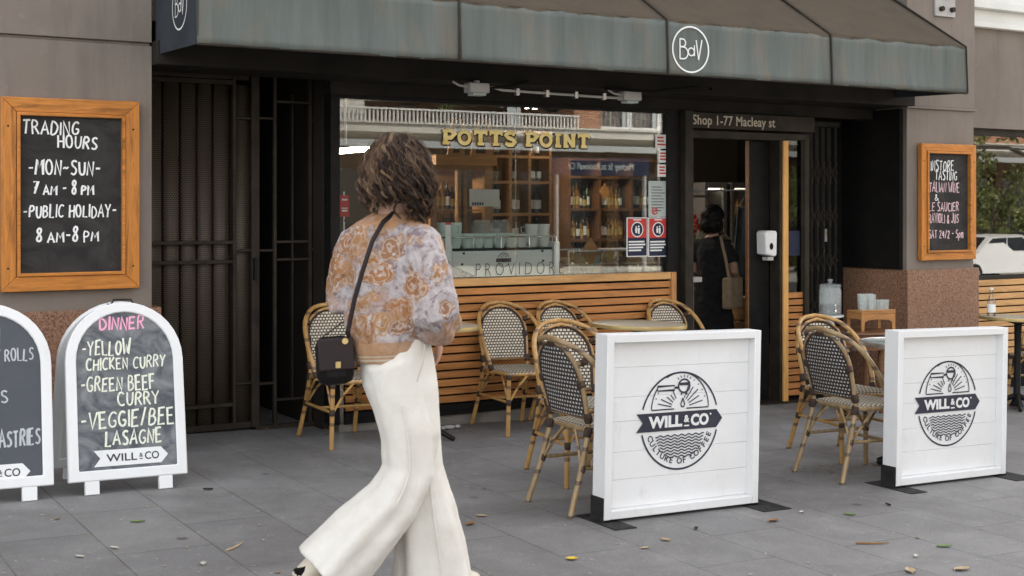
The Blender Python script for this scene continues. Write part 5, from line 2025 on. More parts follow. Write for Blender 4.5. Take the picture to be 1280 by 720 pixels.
for zi in (3, 4, 5, 6):
    for a, b in ((0, 1), (1, 2), (2, 3)):
        n = rnd.choice((3, 4, 4, 5))
        for i in range(n):
            bottle(rnd.choice((0, 1, 2, 0)), xs[a] + .06 + (xs[b] - xs[a] - .12) * (i + rnd.uniform(.25, .6)) / n, SY + rnd.uniform(.08, .2), zs[zi] + .015, '%s in %s bay of %s timber shelf' % (ORD[i], ORD[a], ORD[6 - zi]), 'bottles on the timber shelves', min(1, (zs[zi + 1] - zs[zi] - .04) / .31))

# fridge cabinets on the left of the shelves
wc = thing('drinks_cabinet', 'tall timber framed glass cabinet with bottles left of the shelves', 'cabinet', (S(575), SY, gz(6)))
cx0, cx1 = S(540), S(611)
mb = MB()
for x in (cx0, (cx0 + cx1) / 2 - .02, (cx0 + cx1) / 2 + .02, cx1 - .03):
    mb.box(x - .03, x + .03, SY - .03, SY + .02, -.1, ZS(214))
mb.box(cx0, cx1, SY - .025, SY + .02, ZS(214), ZS(206))
mb.box(cx0, cx1, SY + .5, SY + .53, -.1, ZS(206))
wpart('cabinet_frame', mb, MAT['shelf_timber'], wc)
mb = MB(); mb.box(cx0 - .02, cx1 + .02, SY - .12, SY + .5, ZS(212) + .03, ZS(200) + .03)
wpart('cornice', mb, MAT['tray_wood'], wc)
mb = MB()
for z in (.3, .7, ZS(300), ZS(262)):
    mb.box(cx0 + .03, cx1 - .06, SY + .05, SY + .49, z - .012, z)
wpart('cabinet_shelves', mb, MAT['shelf_timber'], wc)
for zi, z in enumerate((ZS(262), ZS(300), .7)):
    for i in range(7):
        bottle(rnd.choice((0, 1, 2, 3)), cx0 + .1 + (cx1 - cx0 - .25) * i / 6.5, SY + .2, z + .001, '%s on the %s glass cabinet shelf' % (ORD[i], ORD[zi]), 'bottles inside the glass cabinet', .85)
for i, (a, b) in enumerate(((553, 574), (582, 606))):
    t = thing('menu_easel', ['timber framed menu leaning above the cabinet, left of two', 'timber framed menu leaning above the cabinet, right of two'][i], 'menu', (S((a + b) / 2), SY - .1, ZS(199)), 0, 'menus above the cabinet')
    mb = MB()
    mb.M = Matrix.Rotation(R(10), 4, 'X')
    w = (S(b) - S(a)) / 2
    mb.ring_prism([(-w, .0), (w, 0), (w * .8, .36), (-w * .8, .36)], [(-w + .05, .04), (w - .05, .04), (w * .8 - .05, .32), (-w * .8 + .05, .32)], 0, .02)
    mb.build('menu_frame', MAT['tray_wood'], t)
    mb = MB(); mb.M = Matrix.Rotation(R(10), 4, 'X')
    mb.prism([(-w + .045, .035), (w - .045, .035), (w * .8 - .045, .325), (-w * .8 + .045, .325)], .006, .016)
    mb.build('menu_panel', MAT['slate_black'], t)
ps = thing('wall_poster', 'white paper notice hanging before the timber cabinet', 'notice', (S(600), SY - .06, 1.7))
mb = MB(); mb.box(S(582), S(619), SY - .08, SY - .075, ZS(258), ZS(237))
wpart('sheet', mb, MAT['paper'], ps)
mb = MB()
for i in range(5):
    mb.box(S(585 + i * 3), S(587 + i * 3), SY - .0812, SY - .0804, ZS(256.5), ZS(253))
wpart('print', mb, MAT['logo_ink'], ps)

BY = 11.8
B_ = lambda px: on_y(px, 260, BY).x
ZB = lambda py, px=770: on_y(px, py, BY).z
zs2 = [-.1, ZB(330), ZB(300), ZB(262), ZB(222), ZB(200)]
xs2 = [B_(p) for p in (712, 750, 790, 832)]
box_shelf('spirit_shelves', 'dark arched back bar of spirits at the right of the shop window', xs2[0], xs2[-1], zs2, xs2, BY, BY + .35, 'dark_timber')
for zi in (1, 2, 3):
    for a in range(3):
        for i in range(6):
            bottle(rnd.choice((1, 1, 0, 2, 3)), xs2[a] + .06 + (xs2[a + 1] - xs2[a] - .12) * (i + rnd.uniform(.2, .7)) / 6, BY + .12, zs2[zi] + .015, '%s in %s bay of %s back bar shelf' % (ORD[i], ORD[a], ORD[3 - zi]), 'bottles on the back bar', rnd.uniform(.75, 1.0))
for i, (px, py, s_) in enumerate(((738, 315, .09), (756, 240, .07))):
    p = on_y(px, py, 8.5 if i == 0 else 11.2)
    mb = MB(); mb.prism([(0, -s_ * 1.3), (s_, 0), (0, s_ * 1.3), (-s_, 0)], -.004, .004)
    o = mb.build('hanging_tag', MAT['tray_wood'])
    o.location = p
    tag(o, ['large orange diamond shaped tag hanging low in the window', 'small orange diamond shaped tag hanging before the back bar'][i], 'tag')
p = on_y(430, 262, 8.25)
rcard = thing('red_sign', 'small red and white sign on a thin pole at the left end of the window', 'sign', (p.x, 8.25, .94))
mb = MB(); mb.cyl((0, 0, 0), (0, 0, .66), .006, n=8); mb.cyl((0, 0, 0), (0, 0, .012), .06, n=16)
mb.build('pole', MAT['steel'], rcard)
mb = MB(); mb.box(-.034, .034, -.010, -.004, .49, .635)
mb.build('sign_plate', MAT['sign_red'], rcard)
mb = MB()
for z in (.60, .525):
    mb.box(-.02, .02, -.0112, -.0104, z, z + .012)
mb.box(-.024, .024, -.0112, -.0104, .545, .551)
mb.build('sign_print', MAT['paper'], rcard)
# glass display case with small boxes, and paper menus lying on the counter
dc = thing('display_case', 'small glass display case with boxes on the counter below the spirit shelves', 'display case', (5.75, 8.55, .94))
px0, px1 = on_y(708, 330, 8.45).x, on_y(828, 330, 8.45).x
mb = MB()
for x in (px0, (px0 + px1) / 2, px1):
    for y in (8.42, 8.78):
        mb.box(x - .006, x + .006, y - .006, y + .006, .941, 1.16)
for z in (.947, 1.155):
    mb.box(px0, px1, 8.412, 8.428, z - .006, z + .006)
    mb.box(px0, px1, 8.772, 8.788, z - .006, z + .006)
wpart('case_frame', mb, MAT['steel'], dc)
mb = MB(); mb.box(px0 + .007, px1 - .007, 8.43, 8.434, .955, 1.148)
wpart('case_glass', mb, MAT['window_glass'], dc)
mb = MB(); mb.box(px0 + .007, px1 - .007, 8.436, 8.77, 1.045, 1.053)
wpart('case_shelf', mb, MAT['steel'], dc)
rb_ = random.Random(5)
for i in range(14):
    x = px0 + .05 + (px1 - px0 - .1) * (i % 7) / 6.2
    z = .9415 if i < 7 else 1.054
    hgt = rb_.uniform(.04, .085)
    mb = MB(); mb.box(x - .03, x + .03, 8.50, 8.58, z, z + hgt)
    o = mb.build('packet', MAT[rb_.choice(('paper', 'tray_wood', 'sign_navy', 'leaf_tan', 'turquoise_panel', 'yellow_label'))])
    tag(o, 'small packet, %s on the %s level of the glass display case' % (ORD[i % 7], ('lower', 'upper')[i // 7]), 'packet', 'packets in the display case')
for i, (px, lab) in enumerate(((718, 'white paper menu lying on the counter beside the machine'), (752, 'white paper menu lying on the counter below the orange tag'), (800, 'white paper menu lying on the counter below the red notices'))):
    x = on_y(px, 340, 8.25).x
    mb = MB(); mb.cbox((0, 0, .002), (.17, .12, .003))
    o = mb.build('paper_menu', MAT['paper'])
    o.location = (x, 8.26, .9405); o.rotation_euler = (R(14), 0, R(8 - 9 * i))
    o.location.z = .957
    tag(o, lab, 'menu', 'paper menus on the counter')
# glass jars above the machine
for i, px in enumerate((622, 632, 645, 655)):
    mb = MB(); mb.lathe([(0, 0), (.05, 0), (.055, .03), (.055, .12), (.035, .15), (.035, .165), (0, .165)], 18)
    o = mb.build('glass_jar', MAT['misty_glass'])
    o.location = (X_(px), MY + .30, tz + (.0 if i % 2 else .02) - (.02 if i % 2 == 0 else 0))
    o.scale = (1, 1, 1.25)
    tag(o, 'clear storage jar, %s behind the cups on the machine' % ORD[i], 'jar', 'storage jars on the machine')
# small upright menu card stack behind the glass at the machine's left
p = on_y(560, 300, 8.2)
mc = thing('price_ticket', 'strip of white price tickets with red header hanging at the machine end', 'ticket', (p.x, 8.2, 1.0))
mb = MB()
for k in range(3):
    mb.box(p.x - .022, p.x + .022, 8.198, 8.202, on_y(560, 326, 8.2).z + .092 * k, on_y(560, 326, 8.2).z + .088 + .092 * k)
wpart('tickets', mb, MAT['paper'], mc)
mb = MB(); mb.box(p.x - .022, p.x + .022, 8.196, 8.1975, on_y(560, 326, 8.2).z + .255, on_y(560, 326, 8.2).z + .272)
wpart('header', mb, MAT['sign_red'], mc)

# ceiling tube lights inside the shop
for i, (px, py, Y, ln) in enumerate(((432, 190, 11.0, .9), (700, 150, 10.8, 1.2))):
    p = on_y(px, py, Y)
    z = p.z if i == 0 else 2.5
    t = thing('tube_light', ['twin tube ceiling light glowing beside the curly hair', 'twin tube ceiling light above the bottle shelves'][i], 'light', (p.x, Y, z))
    mb = MB(); mb.box(-.08, .08, -ln / 2, ln / 2, .03, .06); mb.cyl((0, 0, .06), (0, 0, 2.62 - z), .01, n=6)
    mb.build('fitting', MAT['white_paint'], t)
    for s in (-1, 1):
        mb = MB(); mb.cyl((s * .045, -ln / 2 + .03, .01), (s * .045, ln / 2 - .03, .01), .016, n=10)
        mb.build('tube', MAT['tube_light'], t)

MAT['fridge_steel'] = plain('fridge_steel', (.16, .15, .14), .5, var=.1)
# fridges seen through the door
for i, (a, b) in enumerate(((881, 909), (914, 952))):
    FY = 11.3
    x0, x1 = on_y(a, 300, FY).x, on_y(b, 300, FY).x
    zt, zb_ = on_y(895, 228, FY).z, gz(9)
    t = thing('display_fridge', ['lit glass door fridge in the doorway, left of two', 'lit glass door fridge in the doorway, right of two'][i], 'fridge', ((x0 + x1) / 2, FY, zb_), 0, 'lit fridges inside the shop')
    mb = MB()
    for (p0, p1) in ((x0, x0 + .05), (x1 - .05, x1)):
        mb.box(p0, p1, FY, FY + .55, zb_, zt)
    mb.box(x0 + .05, x1 - .05, FY, FY + .55, zt - .06, zt)
    mb.box(x0 + .05, x1 - .05, FY, FY + .55, zb_, zb_ + .15)
    mb.box(x0 + .05, x1 - .05, FY + .5, FY + .55, zb_ + .15, zt - .06)
    wpart('fridge_case', mb, MAT['fridge_steel'], t, bevel=.004)
    mb = MB()
    zz = [zb_ + .5, zb_ + .85, zb_ + 1.18, zb_ + 1.5]
    for z in zz:
        mb.box(x0 + .055, x1 - .055, FY + .06, FY + .48, z - .01, z)
    wpart('fridge_shelves', mb, MAT['grey_plastic'], t)
    mb = MB(); mb.box(x0 + .06, x1 - .06, FY + .05, FY + .09, zt - .09, zt - .065)
    wpart('lamp_strip', mb, MAT['fridge_light'], t)
    mb = MB(); mb.box(x0 + .06, x1 - .06, FY + .05, FY + .07, zz[2] - .03, zz[2] - .0105)
    wpart('lamp_strip', mb, MAT['fridge_light'], t)
    mb = MB(); mb.box(x0 + .055, x1 - .055, FY + .01, FY + .018, zb_ + .16, zt - .065)
    wpart('glass_door', mb, MAT['window_glass'], t)
    for zi, z in enumerate(zz):
        n = 5
        for q in range(n):
            bottle(rnd.choice((1, 1, 3, 2)), x0 + .12 + (x1 - x0 - .24) * q / (n - 1), FY + .22, z + .001, '%s on %s shelf up, fridge %s the inner woman' % (ORD[q], ORD[zi], ('behind', 'beside')[i]), 'bottles in the doorway fridges', .72)

# flowers, baskets, aprons near the inner woman
p = on_y(868, 330, 9.6)
fl = thing('flower_vase', 'vase of dark red flowers just inside the doorway, left of the woman', 'flowers', (p.x, 9.6, .75))
mb = MB(); mb.lathe([(0, 0), (.06, 0), (.07, .1), (.045, .22), (.05, .24), (.04, .24), (.0, .2)], 16)
mb.build('vase', MAT['dark_glass'], fl)
mb = MB()
rf = random.Random(3)
for i in range(26):
    a, r, h = rf.uniform(0, 6.3), rf.uniform(.02, .2), rf.uniform(.35, .68)
    mb.tube([(0, 0, .2), (r * .5 * math.cos(a), r * .5 * math.sin(a), h * .7), (r * math.cos(a), r * math.sin(a), h)], .004, 4)
mb.build('stems', MAT['leaf_green'], fl)
mb = MB()
rf = random.Random(3)
for i in range(26):
    a, r, h = rf.uniform(0, 6.3), rf.uniform(.02, .2), rf.uniform(.35, .68)
    for q in range(6):
        mb.ball((r * math.cos(a) + rf.uniform(-.02, .02), r * math.sin(a) + rf.uniform(-.02, .02), h + rf.uniform(-.04, .02)), .016, 6, 4)
mb.build('blooms', MAT['flower_red'], fl)
st = thing('side_stand', 'dark timber stand carrying the flower vase inside the door', 'stand', (p.x, 9.6, gz(p.x)))
mb = MB(); mb.box(-.2, .2, -.2, .2, .80, .835)
mb.build('stand_top', MAT['dark_timber'], st)
for a in (-1, 1):
    for b in (-1, 1):
        mb = MB(); mb.box(a * .17 - .02, a * .17 + .02, b * .17 - .02, b * .17 + .02, 0.005, .80)
        mb.build('leg', MAT['dark_timber'], st)
for i, (px, py, w, lab) in enumerate(((926, 388, .22, 'woven produce basket on the shop floor, lowest of three'), (930, 365, .2, 'woven produce basket in the middle of the stack of three'), (928, 345, .17, 'woven produce basket on top of the stack of three'))):
    p = on_y(px, py, 10.2)
    zb_ = [.16, .40, .64][i]
    t = thing('produce_basket', lab, 'basket', (on_y(928, 380, 10.2).x, 10.2, zb_ - .27), 0, 'stacked baskets')
    mb = MB(); mb.lathe([(0, 0), (w * .8, 0), (w, .2), (w * 1.03, .215), (w * .95, .215), (w * .76, .02), (0, .02)], 20)
    mb.build('basket_body', MAT['basket_cane'], t)
    mb = MB()
    for q in range(14):
        a = q * 2.4
        mb.ball((w * .55 * math.cos(a) * (q / 14) ** .5, w * .55 * math.sin(a) * (q / 14) ** .5, .17), .05, 8, 6)
    mb.build('produce', MAT['leaf_tan'], t)
p = on_y(936, 265, 10.4)
ap = thing('hanging_apron', 'grey apron hanging inside the doorway behind the woman', 'apron', (p.x, 10.4, 1.35))
mb = MB()
mb.grid(lambda u, v: (((u - .5) * (.28 + .16 * (1 - v)), .02 * math.sin(u * 14), -.6 + .75 * v), (u, v)), 14, 8)
o = mb.build('apron_cloth', MAT['apron_cloth'], ap)
s_ = o.modifiers.new('t', 'SOLIDIFY'); s_.thickness = .008
mb = MB(); mb.tube([(-.13, 0, .14), (0, .01, .32), (.13, 0, .14)], .006, 6); mb.cyl((0, 0, .32), (0, 3.2, .33), .01, n=6)
mb.build('apron_strap', MAT['apron_cloth'], ap)

# ------------------------------------------------------------------ across the street (seen mirrored in the glass)
OY = -18.0
ob = thing('opposite_building', 'brick and pale rendered building across the street mirrored in the glass', 'building', (22, -20, gz(22)))
mb = MB()
mb.box(4, 60, OY - 3.4, OY + .6, 3.60, 3.84)
mb.box(4, 60, OY + .45, OY + .66, 3.845, 3.90)
wpart('street_canopy', mb, MAT['pale_render'], ob)
mb = MB(); mb.box(4, 60, -24, -21.6, -1.6, 3.39); mb.box(4, 22.3, -24, -21.8, 3.845, 6.2); mb.box(4, 60, -24, OY - .4, 6.2, 13)
wpart('wall', mb, MAT['brown_panel'], ob)
mb = MB(); mb.box(22.34, 23.35, OY - 3, OY + .2, 3.845, 6.19); mb.box(28.2, 60, OY - 3, OY + .15, 3.845, 6.19)
wpart('brick_pier', mb, MAT['red_brick'], ob)
mb = MB(); mb.box(13.4, 15.2, OY - 1.0, OY + .35, 3.91, 6.19)
wpart('stone_pier', mb, MAT['pale_render'], ob)
for i in range(4):
    x0 = 23.38 + i * 1.2
    mb = MB(); mb.ring_prism([(x0, 3.95), (x0 + 1.17, 3.95), (x0 + 1.17, 5.9), (x0, 5.9)], [(x0 + .07, 4.02), (x0 + 1.10, 4.02), (x0 + 1.10, 5.83), (x0 + .07, 5.83)], OY - .05, OY + .05)
    f_ = wpart('window', mb, MAT['white_paint'], ob)
    mb = MB()
    mb.grid(lambda u, v: ((x0 + .07 + 1.03 * u, OY - .25 + .05 * math.sin(u * 38), 4.0 + 1.85 * v), (u, v)), 48, 2)
    c_ = wpart('curtain', mb, MAT['curtain'], ob)
    c_.parent = f_; c_.matrix_parent_inverse = Matrix.Identity(4)
mb = MB()
x = 4.0
while x < 22.3:
    mb.box(x, x + .045, OY + .5, OY + .55, 3.905, 4.24)
    x += .125
mb.box(4, 22.3, OY + .47, OY + .58, 4.24, 4.29)
wpart('balustrade', mb, MAT['white_paint'], ob)
mb = MB()
for i in range(13):
    mb.box(6 + i * 4.0, 6.5 + i * 4.0, -21.6, -21.3, -1.6, 3.39)
wpart('pilaster', mb, MAT['brown_panel'], ob)
mb = MB()
for i in range(12):
    mb.box(6.6 + i * 4.0, 9.9 + i * 4.0, -21.58, -21.5, -.2, 2.7)
wpart('shop_glass', mb, MAT['car_glass'], ob)
yc = thing('yucca_plant', 'spiky green yucca on the terrace of the opposite building', 'plant', (18.2, OY - .4, 3.85))
mb = MB(); mb.cyl((0, 0, 0), (0, 0, .55), .06, .04, 10)
mb.build('trunk', MAT['bark'], yc)
mb = MB()
for i in range(60):
    a, e = rnd.uniform(0, 6.3), rnd.uniform(-.3, 1.3)
    d = Vector((math.cos(a) * math.cos(e), math.sin(a) * math.cos(e), math.sin(e)))
    s_ = d.cross(Vector((0, 0, 1))).normalized() * .03
    o_ = Vector((0, 0, .55)); l_ = rnd.uniform(.35, .6)
    mb.add([o_ - s_, o_ + s_, o_ + d * l_ * .6 + s_ * .8 , o_ + d * l_ * .6 - s_ * .8, o_ + d * l_ - Vector((0, 0, .12))], [(0, 1, 2, 3), (3, 2, 4)])
mb.build('crown', MAT['foliage'], yc)

# bus stop board on the near kerb, back to the road
pv = on_y(690, 205, 19.2), on_y(800, 205, 19.2)
bs = thing('bus_stop_board', 'dark blue street name board on two posts by the kerb', 'sign', ((pv[0].x + pv[1].x) / 2, -3.0, gz(16)))
w = (pv[1].x - pv[0].x) / 2 + .1
mb = MB(); mb.box(-w, w, -.02, .02, 2.35, 2.66)
mb.build('board', MAT['sign_navy'], bs)
mb = MB()
mb.text('Macleay St at Rockwall Cr', .17, Matrix.Translation((0, .022, 2.50)) @ Matrix.Rotation(PI, 4, 'Z') @ Matrix.Rotation(R(90), 4, 'X'), .002, .001, .78)
mb.build('lettering', MAT['notice_grey'], bs)
for s in (-1, 1):
    mb = MB(); mb.cyl((s * w * .9, 0, -.1), (s * w * .9, 0, 2.349), .04, n=12)
    mb.build('post', MAT['grey_plastic'], bs)


def car(label, x, y, mat):
    t = thing('parked_car', label, 'car', (x, y, gz(x) - .14))
    mb = MB()
    prof = [(-2.2, .35), (-2.25, .62), (-2.1, .86), (-1.25, .98), (-.55, 1.46), (.95, 1.50), (1.75, 1.02), (2.2, .92), (2.28, .55), (2.2, .35)]
    n = len(prof)
    rows = []
    for yy, k in ((-.88, .0), (-.90, .0), (-.72, 1), (0, 1.02), (.72, 1), (.90, 0), (.88, 0)):
        rows.append([(px, yy * (1 if pz < 1.0 else .86), pz if k or pz < 1.0 else pz - .02) for px, pz in prof])
    vs = [p for r_ in rows for p in r_]
    fs = []
    for j in range(len(rows) - 1):
        for i in range(n):
            fs.append((j * n + i, j * n + (i + 1) % n, (j + 1) * n + (i + 1) % n, (j + 1) * n + i))
    fs += [tuple(range(n)), tuple(range((len(rows) - 1) * n, len(rows) * n))]
    mb.add(vs, fs)
    mb.build('body', mat, t, angle=30)
    for s in (-1, 1):
        mb = MB()
        mb.M = Matrix.Translation((0, 0, 0))
        yy = s * .80
        mb.prism([(-1.05, 1.0), (-.5, 1.40), (.12, 1.42), (.12, 1.0)], min(yy, yy + s * .01), max(yy, yy + s * .01))
        mb.prism([(.18, 1.0), (.18, 1.42), (.85, 1.43), (1.45, 1.03)], min(yy, yy + s * .01), max(yy, yy + s * .01))
        mb.build('side_window', MAT['car_glass'], t)
        for xw in (-1.42, 1.40):
            mb = MB()
            y0, y1 = sorted((s * .70, s * .92))
            mb.prism([(xw + .33 * math.cos(i * PI / 12), .33 + .33 * math.sin(i * PI / 12)) for i in range(24)], y0, y1)
            wh = mb.build('wheel', MAT['rubber'], t)
            mb = MB()
            y2, y3 = sorted((s * .921, s * .935))
            mb.prism([(xw + .2 * math.cos(i * PI / 8), .33 + .2 * math.sin(i * PI / 8)) for i in range(16)], y2, y3)
            mb.build('rim', MAT['steel'], wh)
        mb = MB(); mb.ball((-2.17, s * .62, .70), .12, 10, 8, (.6, 1, .7))
        mb.build('headlight', MAT['chrome'], t)
    mb = MB(); mb.grid(lambda u, v: ((-1.22 + .62 * v, (u - .5) * (1.45 - .2 * v), 1.0 + .435 * v), (u, v)), 6, 4)
    mb.build('windscreen', MAT['car_glass'], t)
    return t


car('white parked car across the street mirrored in the side window', 33.3, -11.5, MAT['car_white'])
car('dark parked car across the street farther right than the white car', 40.5, -11.5, plain('car_dark', (.03, .035, .04), .2, bump=0))


def tree(label, x, y, h, r, seed, n=4200):
    rg = random.Random(seed)
    t = thing('street_tree', label, 'tree', (x, y, gz(x) - .02), 0, 'street trees across the road')
    mb = MB()
    mb.tube([(0, 0, 0), (.05, .02, h * .2), (.0, .1, h * .42), (.1, .0, h * .7)], [.26, .2, .16, .07], 10)
    limbs = []
    for k in range(9):
        a, e = k * 2.4 + rg.uniform(-.4, .4), rg.uniform(.25, 1.0)
        z0 = h * rg.uniform(.35, .6)
        l = r * rg.uniform(.6, .95)
        tip = Vector((math.cos(a) * l * math.cos(e), math.sin(a) * l * math.cos(e), z0 + l * math.sin(e)))
        mb.tube([(0, .05, z0), tuple(Vector((0, 0, z0)).lerp(tip, .5) + Vector((0, 0, .25))), tuple(tip)], [.09, .06, .025], 6)
        limbs.append(tip)
    mb.build('trunk', MAT['bark'], t)
    mb = MB()
    cl = []
    for k in range(34):
        b = rg.choice(limbs)
        cl.append((b + Vector((rg.gauss(0, r * .26), rg.gauss(0, r * .26), rg.gauss(.2, r * .2))), rg.uniform(.35, .85)))
    for k in range(n):
        c_, cr = rg.choice(cl)
        d = Vector((rg.gauss(0, 1), rg.gauss(0, 1), rg.gauss(0, .8))).normalized() * cr * rg.uniform(.4, 1)
        p = c_ + d
        s_ = rg.uniform(.06, .13)
        u = Vector((rg.gauss(0, 1), rg.gauss(0, 1), rg.gauss(0, 1))).normalized()
        w = u.orthogonal().normalized()
        mb.add([p - u * s_, p + w * s_ * .5, p + u * s_, p - w * s_ * .5], [(0, 1, 2, 3)])
    mb.build('crown', MAT['foliage'], t, angle=180)
    return t


tree('plane tree on the far kerb behind the white parked car', 31.0, -13.4, 8.5, 3.4, 1)
def hedge(label, x, y, w_, h, seed):
    rg = random.Random(seed)
    t = thing('leafy_shrub', label, 'shrub', (x, y, gz(x) - .02), 0, 'shrubs across the road')
    mb = MB()
    for k in range(9):
        mb.tube([(rg.uniform(-w_, w_) * .6, rg.uniform(-.3, .3), 0), (rg.uniform(-w_, w_) * .7, rg.uniform(-.3, .3), h * .8)], [.04, .015], 6)
    mb.build('stems', MAT['bark'], t)
    mb = MB()
    cl = [(Vector((rg.uniform(-w_, w_), rg.uniform(-.7, .7), rg.uniform(.5, h))), rg.uniform(.35, .7)) for k in range(30)]
    for k in range(4500):
        c_, cr = rg.choice(cl)
        p = c_ + Vector((rg.gauss(0, 1), rg.gauss(0, 1), rg.gauss(0, .8))).normalized() * cr * rg.uniform(.5, 1)
        s_ = rg.uniform(.06, .14)
        u = Vector((rg.gauss(0, 1), rg.gauss(0, 1), rg.gauss(0, 1))).normalized()
        q = u.orthogonal().normalized()
        mb.add([p - u * s_, p + q * s_ * .5, p + u * s_, p - q * s_ * .5], [(0, 1, 2, 3)])
    mb.build('crown', MAT['foliage'], t, angle=180)


hedge('tall leafy shrub behind the white parked car', 32.0, -15.2, 2.6, 3.6, 21)
hedge('tall leafy shrub between the two parked cars', 37.4, -15.2, 2.8, 3.9, 22)
hedge('tall leafy shrub beside the opposite canopy before the white car', 26.5, -15.0, 2.6, 3.2, 23)
tree('plane tree on the far kerb to the right of the parked cars', 39.0, -13.6, 9, 3.8, 2)
tree('plane tree on the far kerb left of the white car', 8.5, -14.0, 8.5, 3.4, 5)
tree('plane tree on the far kerb at the far right end of the street', 48.0, -13.6, 9.5, 4.2, 9)

# ------------------------------------------------------------------ fallen leaves and twigs on the paving
def leaf_mesh(l, w, curl):
    m = MB()
    m.grid(lambda u, v: (((u - .5) * l, (v - .5) * w * math.sin(PI * min(.98, max(.04, u))) ** .8, .002 + curl * (abs(v - .5) * 2) ** 2 * l + curl * .6 * (u - .3) ** 2 * l), (u, v)), 8, 4)
    return m


lp = {}
for nm, mt, l, w, cu in (('curled', 'leaf_brown', .06, .034, .10), ('flat', 'leaf_green', .055, .026, .06), ('dry', 'leaf_tan', .05, .026, .08), ('pale', 'leaf_pale', .042, .018, .08), ('dark', 'leaf_dark', .05, .022, .15), ('yellow', 'leaf_yellow', .05, .042, .12)):
    lp[nm] = leaf_mesh(l, w, cu).build('fallen_leaf', MAT[mt])
lused = set()


def leaf(nm, px, py, lab, s=1.0, group='leaf litter on the paving'):
    p = on_ground(px, py)
    o = lp[nm]
    if nm in lused:
        o = o.copy(); C.objects.link(o)
    lused.add(nm)
    o.matrix_world = place(p.x, p.y, rnd.uniform(0, 6.3), True, .0015) @ Matrix.Scale(s, 4)
    tag(o, lab, 'leaf', group)


leaf('yellow', 715, 700, 'bright yellow leaf lying alone in the foreground left of the nearest board', 1.0)
leaf('flat', 1180, 684, 'bright green leaf lying in the right foreground', 1.3)
leaf('curled', 967, 652, 'orange brown curled leaf at the right foot of the nearest barrier', 1.2)
leaf('flat', 172, 653, 'olive leaf lying in front of the dinner menu board', 1.2)
leaf('dark', 260, 613, 'dark leaf on the paving right of the dinner menu board', 1.0)
leaf('flat', 1062, 644, 'pale green leaf in front of the farther barrier', 1.2)
leaf('dark', 1110, 632, 'dark green leaf just before the left foot of the farther barrier', .9)
leaf('dry', 1138, 715, 'large dry tan leaf at the bottom edge, right of centre', 1.6)
leaf('dry', 1203, 713, 'large dry tan leaf at the bottom edge near the right corner', 1.6)
leaf('pale', 1145, 696, 'cream leaf in the right foreground between the green and tan leaves', 1.1)
leaf('pale', 143, 686, 'cream leaf in the left foreground below the olive leaf', 1.3)
leaf('pale', 254, 706, 'cream leaf near the bottom edge, left of the twig', 1.3)
leaf('pale', 100, 697, 'cream leaf at the lower left below the menu boards', 1.2)
leaf('dry', 602, 646, 'dry tan leaf right of the white trousers', 1.1)
leaf('curled', 588, 656, 'brown leaf right of the white trousers, below the tan one', 1.0)
leaf('dry', 832, 676, 'tan leaf right below the nearest barrier', 1.2)
leaf('dry', 806, 686, 'small tan leaf left of the one below the nearest barrier', .9)
leaf('dark', 870, 662, 'dark leaf below the middle of the nearest barrier', .9)
leaf('pale', 1002, 641, 'cream leaf right of the nearest barrier foot', 1.1)
litter = [('pale', 'small pale leaf scrap among the scattered litter'), ('dry', 'small dry tan leaf scrap among the scattered litter'), ('curled', 'small brown leaf scrap among the scattered litter')]
for i in range(95):
    nm, lab = litter[rnd.choice((0, 0, 0, 1, 1, 2))]
    px, py = rnd.uniform(0, 1280), rnd.uniform(548, 719)
    if 370 < px < 590 and py > 600: continue
    leaf(nm, px, py, lab, rnd.uniform(.18, .5), 'leaf scraps scattered on the paving, ' + nm)
for i in range(40):
    px, py = rnd.choice(((rnd.uniform(325, 420), rnd.uniform(529, 545)), (rnd.uniform(560, 700), rnd.uniform(522, 530)), (rnd.uniform(1015, 1070), rnd.uniform(575, 605))))
    nm, lab = litter[rnd.choice((1, 1, 2))]
    leaf(nm, px, py, lab, rnd.uniform(.3, .6), 'leaf scraps scattered on the paving, ' + nm)
for i, (px, py, l, lab) in enumerate(((298, 686, .13, 'curved pale twig lying in the left foreground'), (1090, 682, .14, 'thin brown twig lying in the right foreground'))):
    p = on_ground(px, py)
    mb = MB(); mb.tube([(-l / 2, 0, .005), (-l * .2, .008, .006), (l * .2, .03, .007), (l / 2, .055, .008)], [.004, .005, .004, .002], 6)
    o = mb.build('fallen_twig', MAT['leaf_tan'] if i == 0 else MAT['leaf_brown'])
    o.matrix_world = place(p.x, p.y, R(20 if i == 0 else -50))
    tag(o, lab, 'twig')

# ------------------------------------------------------------------ people
tx = bpy.data.textures.new('folds', 'CLOUDS'); tx.noise_scale = .10; tx.noise_depth = 2
tx2 = bpy.data.textures.new('fine_folds', 'CLOUDS'); tx2.noise_scale = .045; tx2.noise_depth = 2


def organic(o, voxel, smooth=6, disp=(), sub=0):
    r = o.modifiers.new('remesh', 'REMESH'); r.mode = 'VOXEL'; r.voxel_size = voxel; r.use_smooth_shade = True
    s = o.modifiers.new('smooth', 'SMOOTH'); s.factor = .5; s.iterations = smooth
    for t_, st in disp:
        d = o.modifiers.new('folds', 'DISPLACE'); d.texture = t_; d.strength = st; d.mid_level = .5; d.texture_coords = 'LOCAL'
    return o


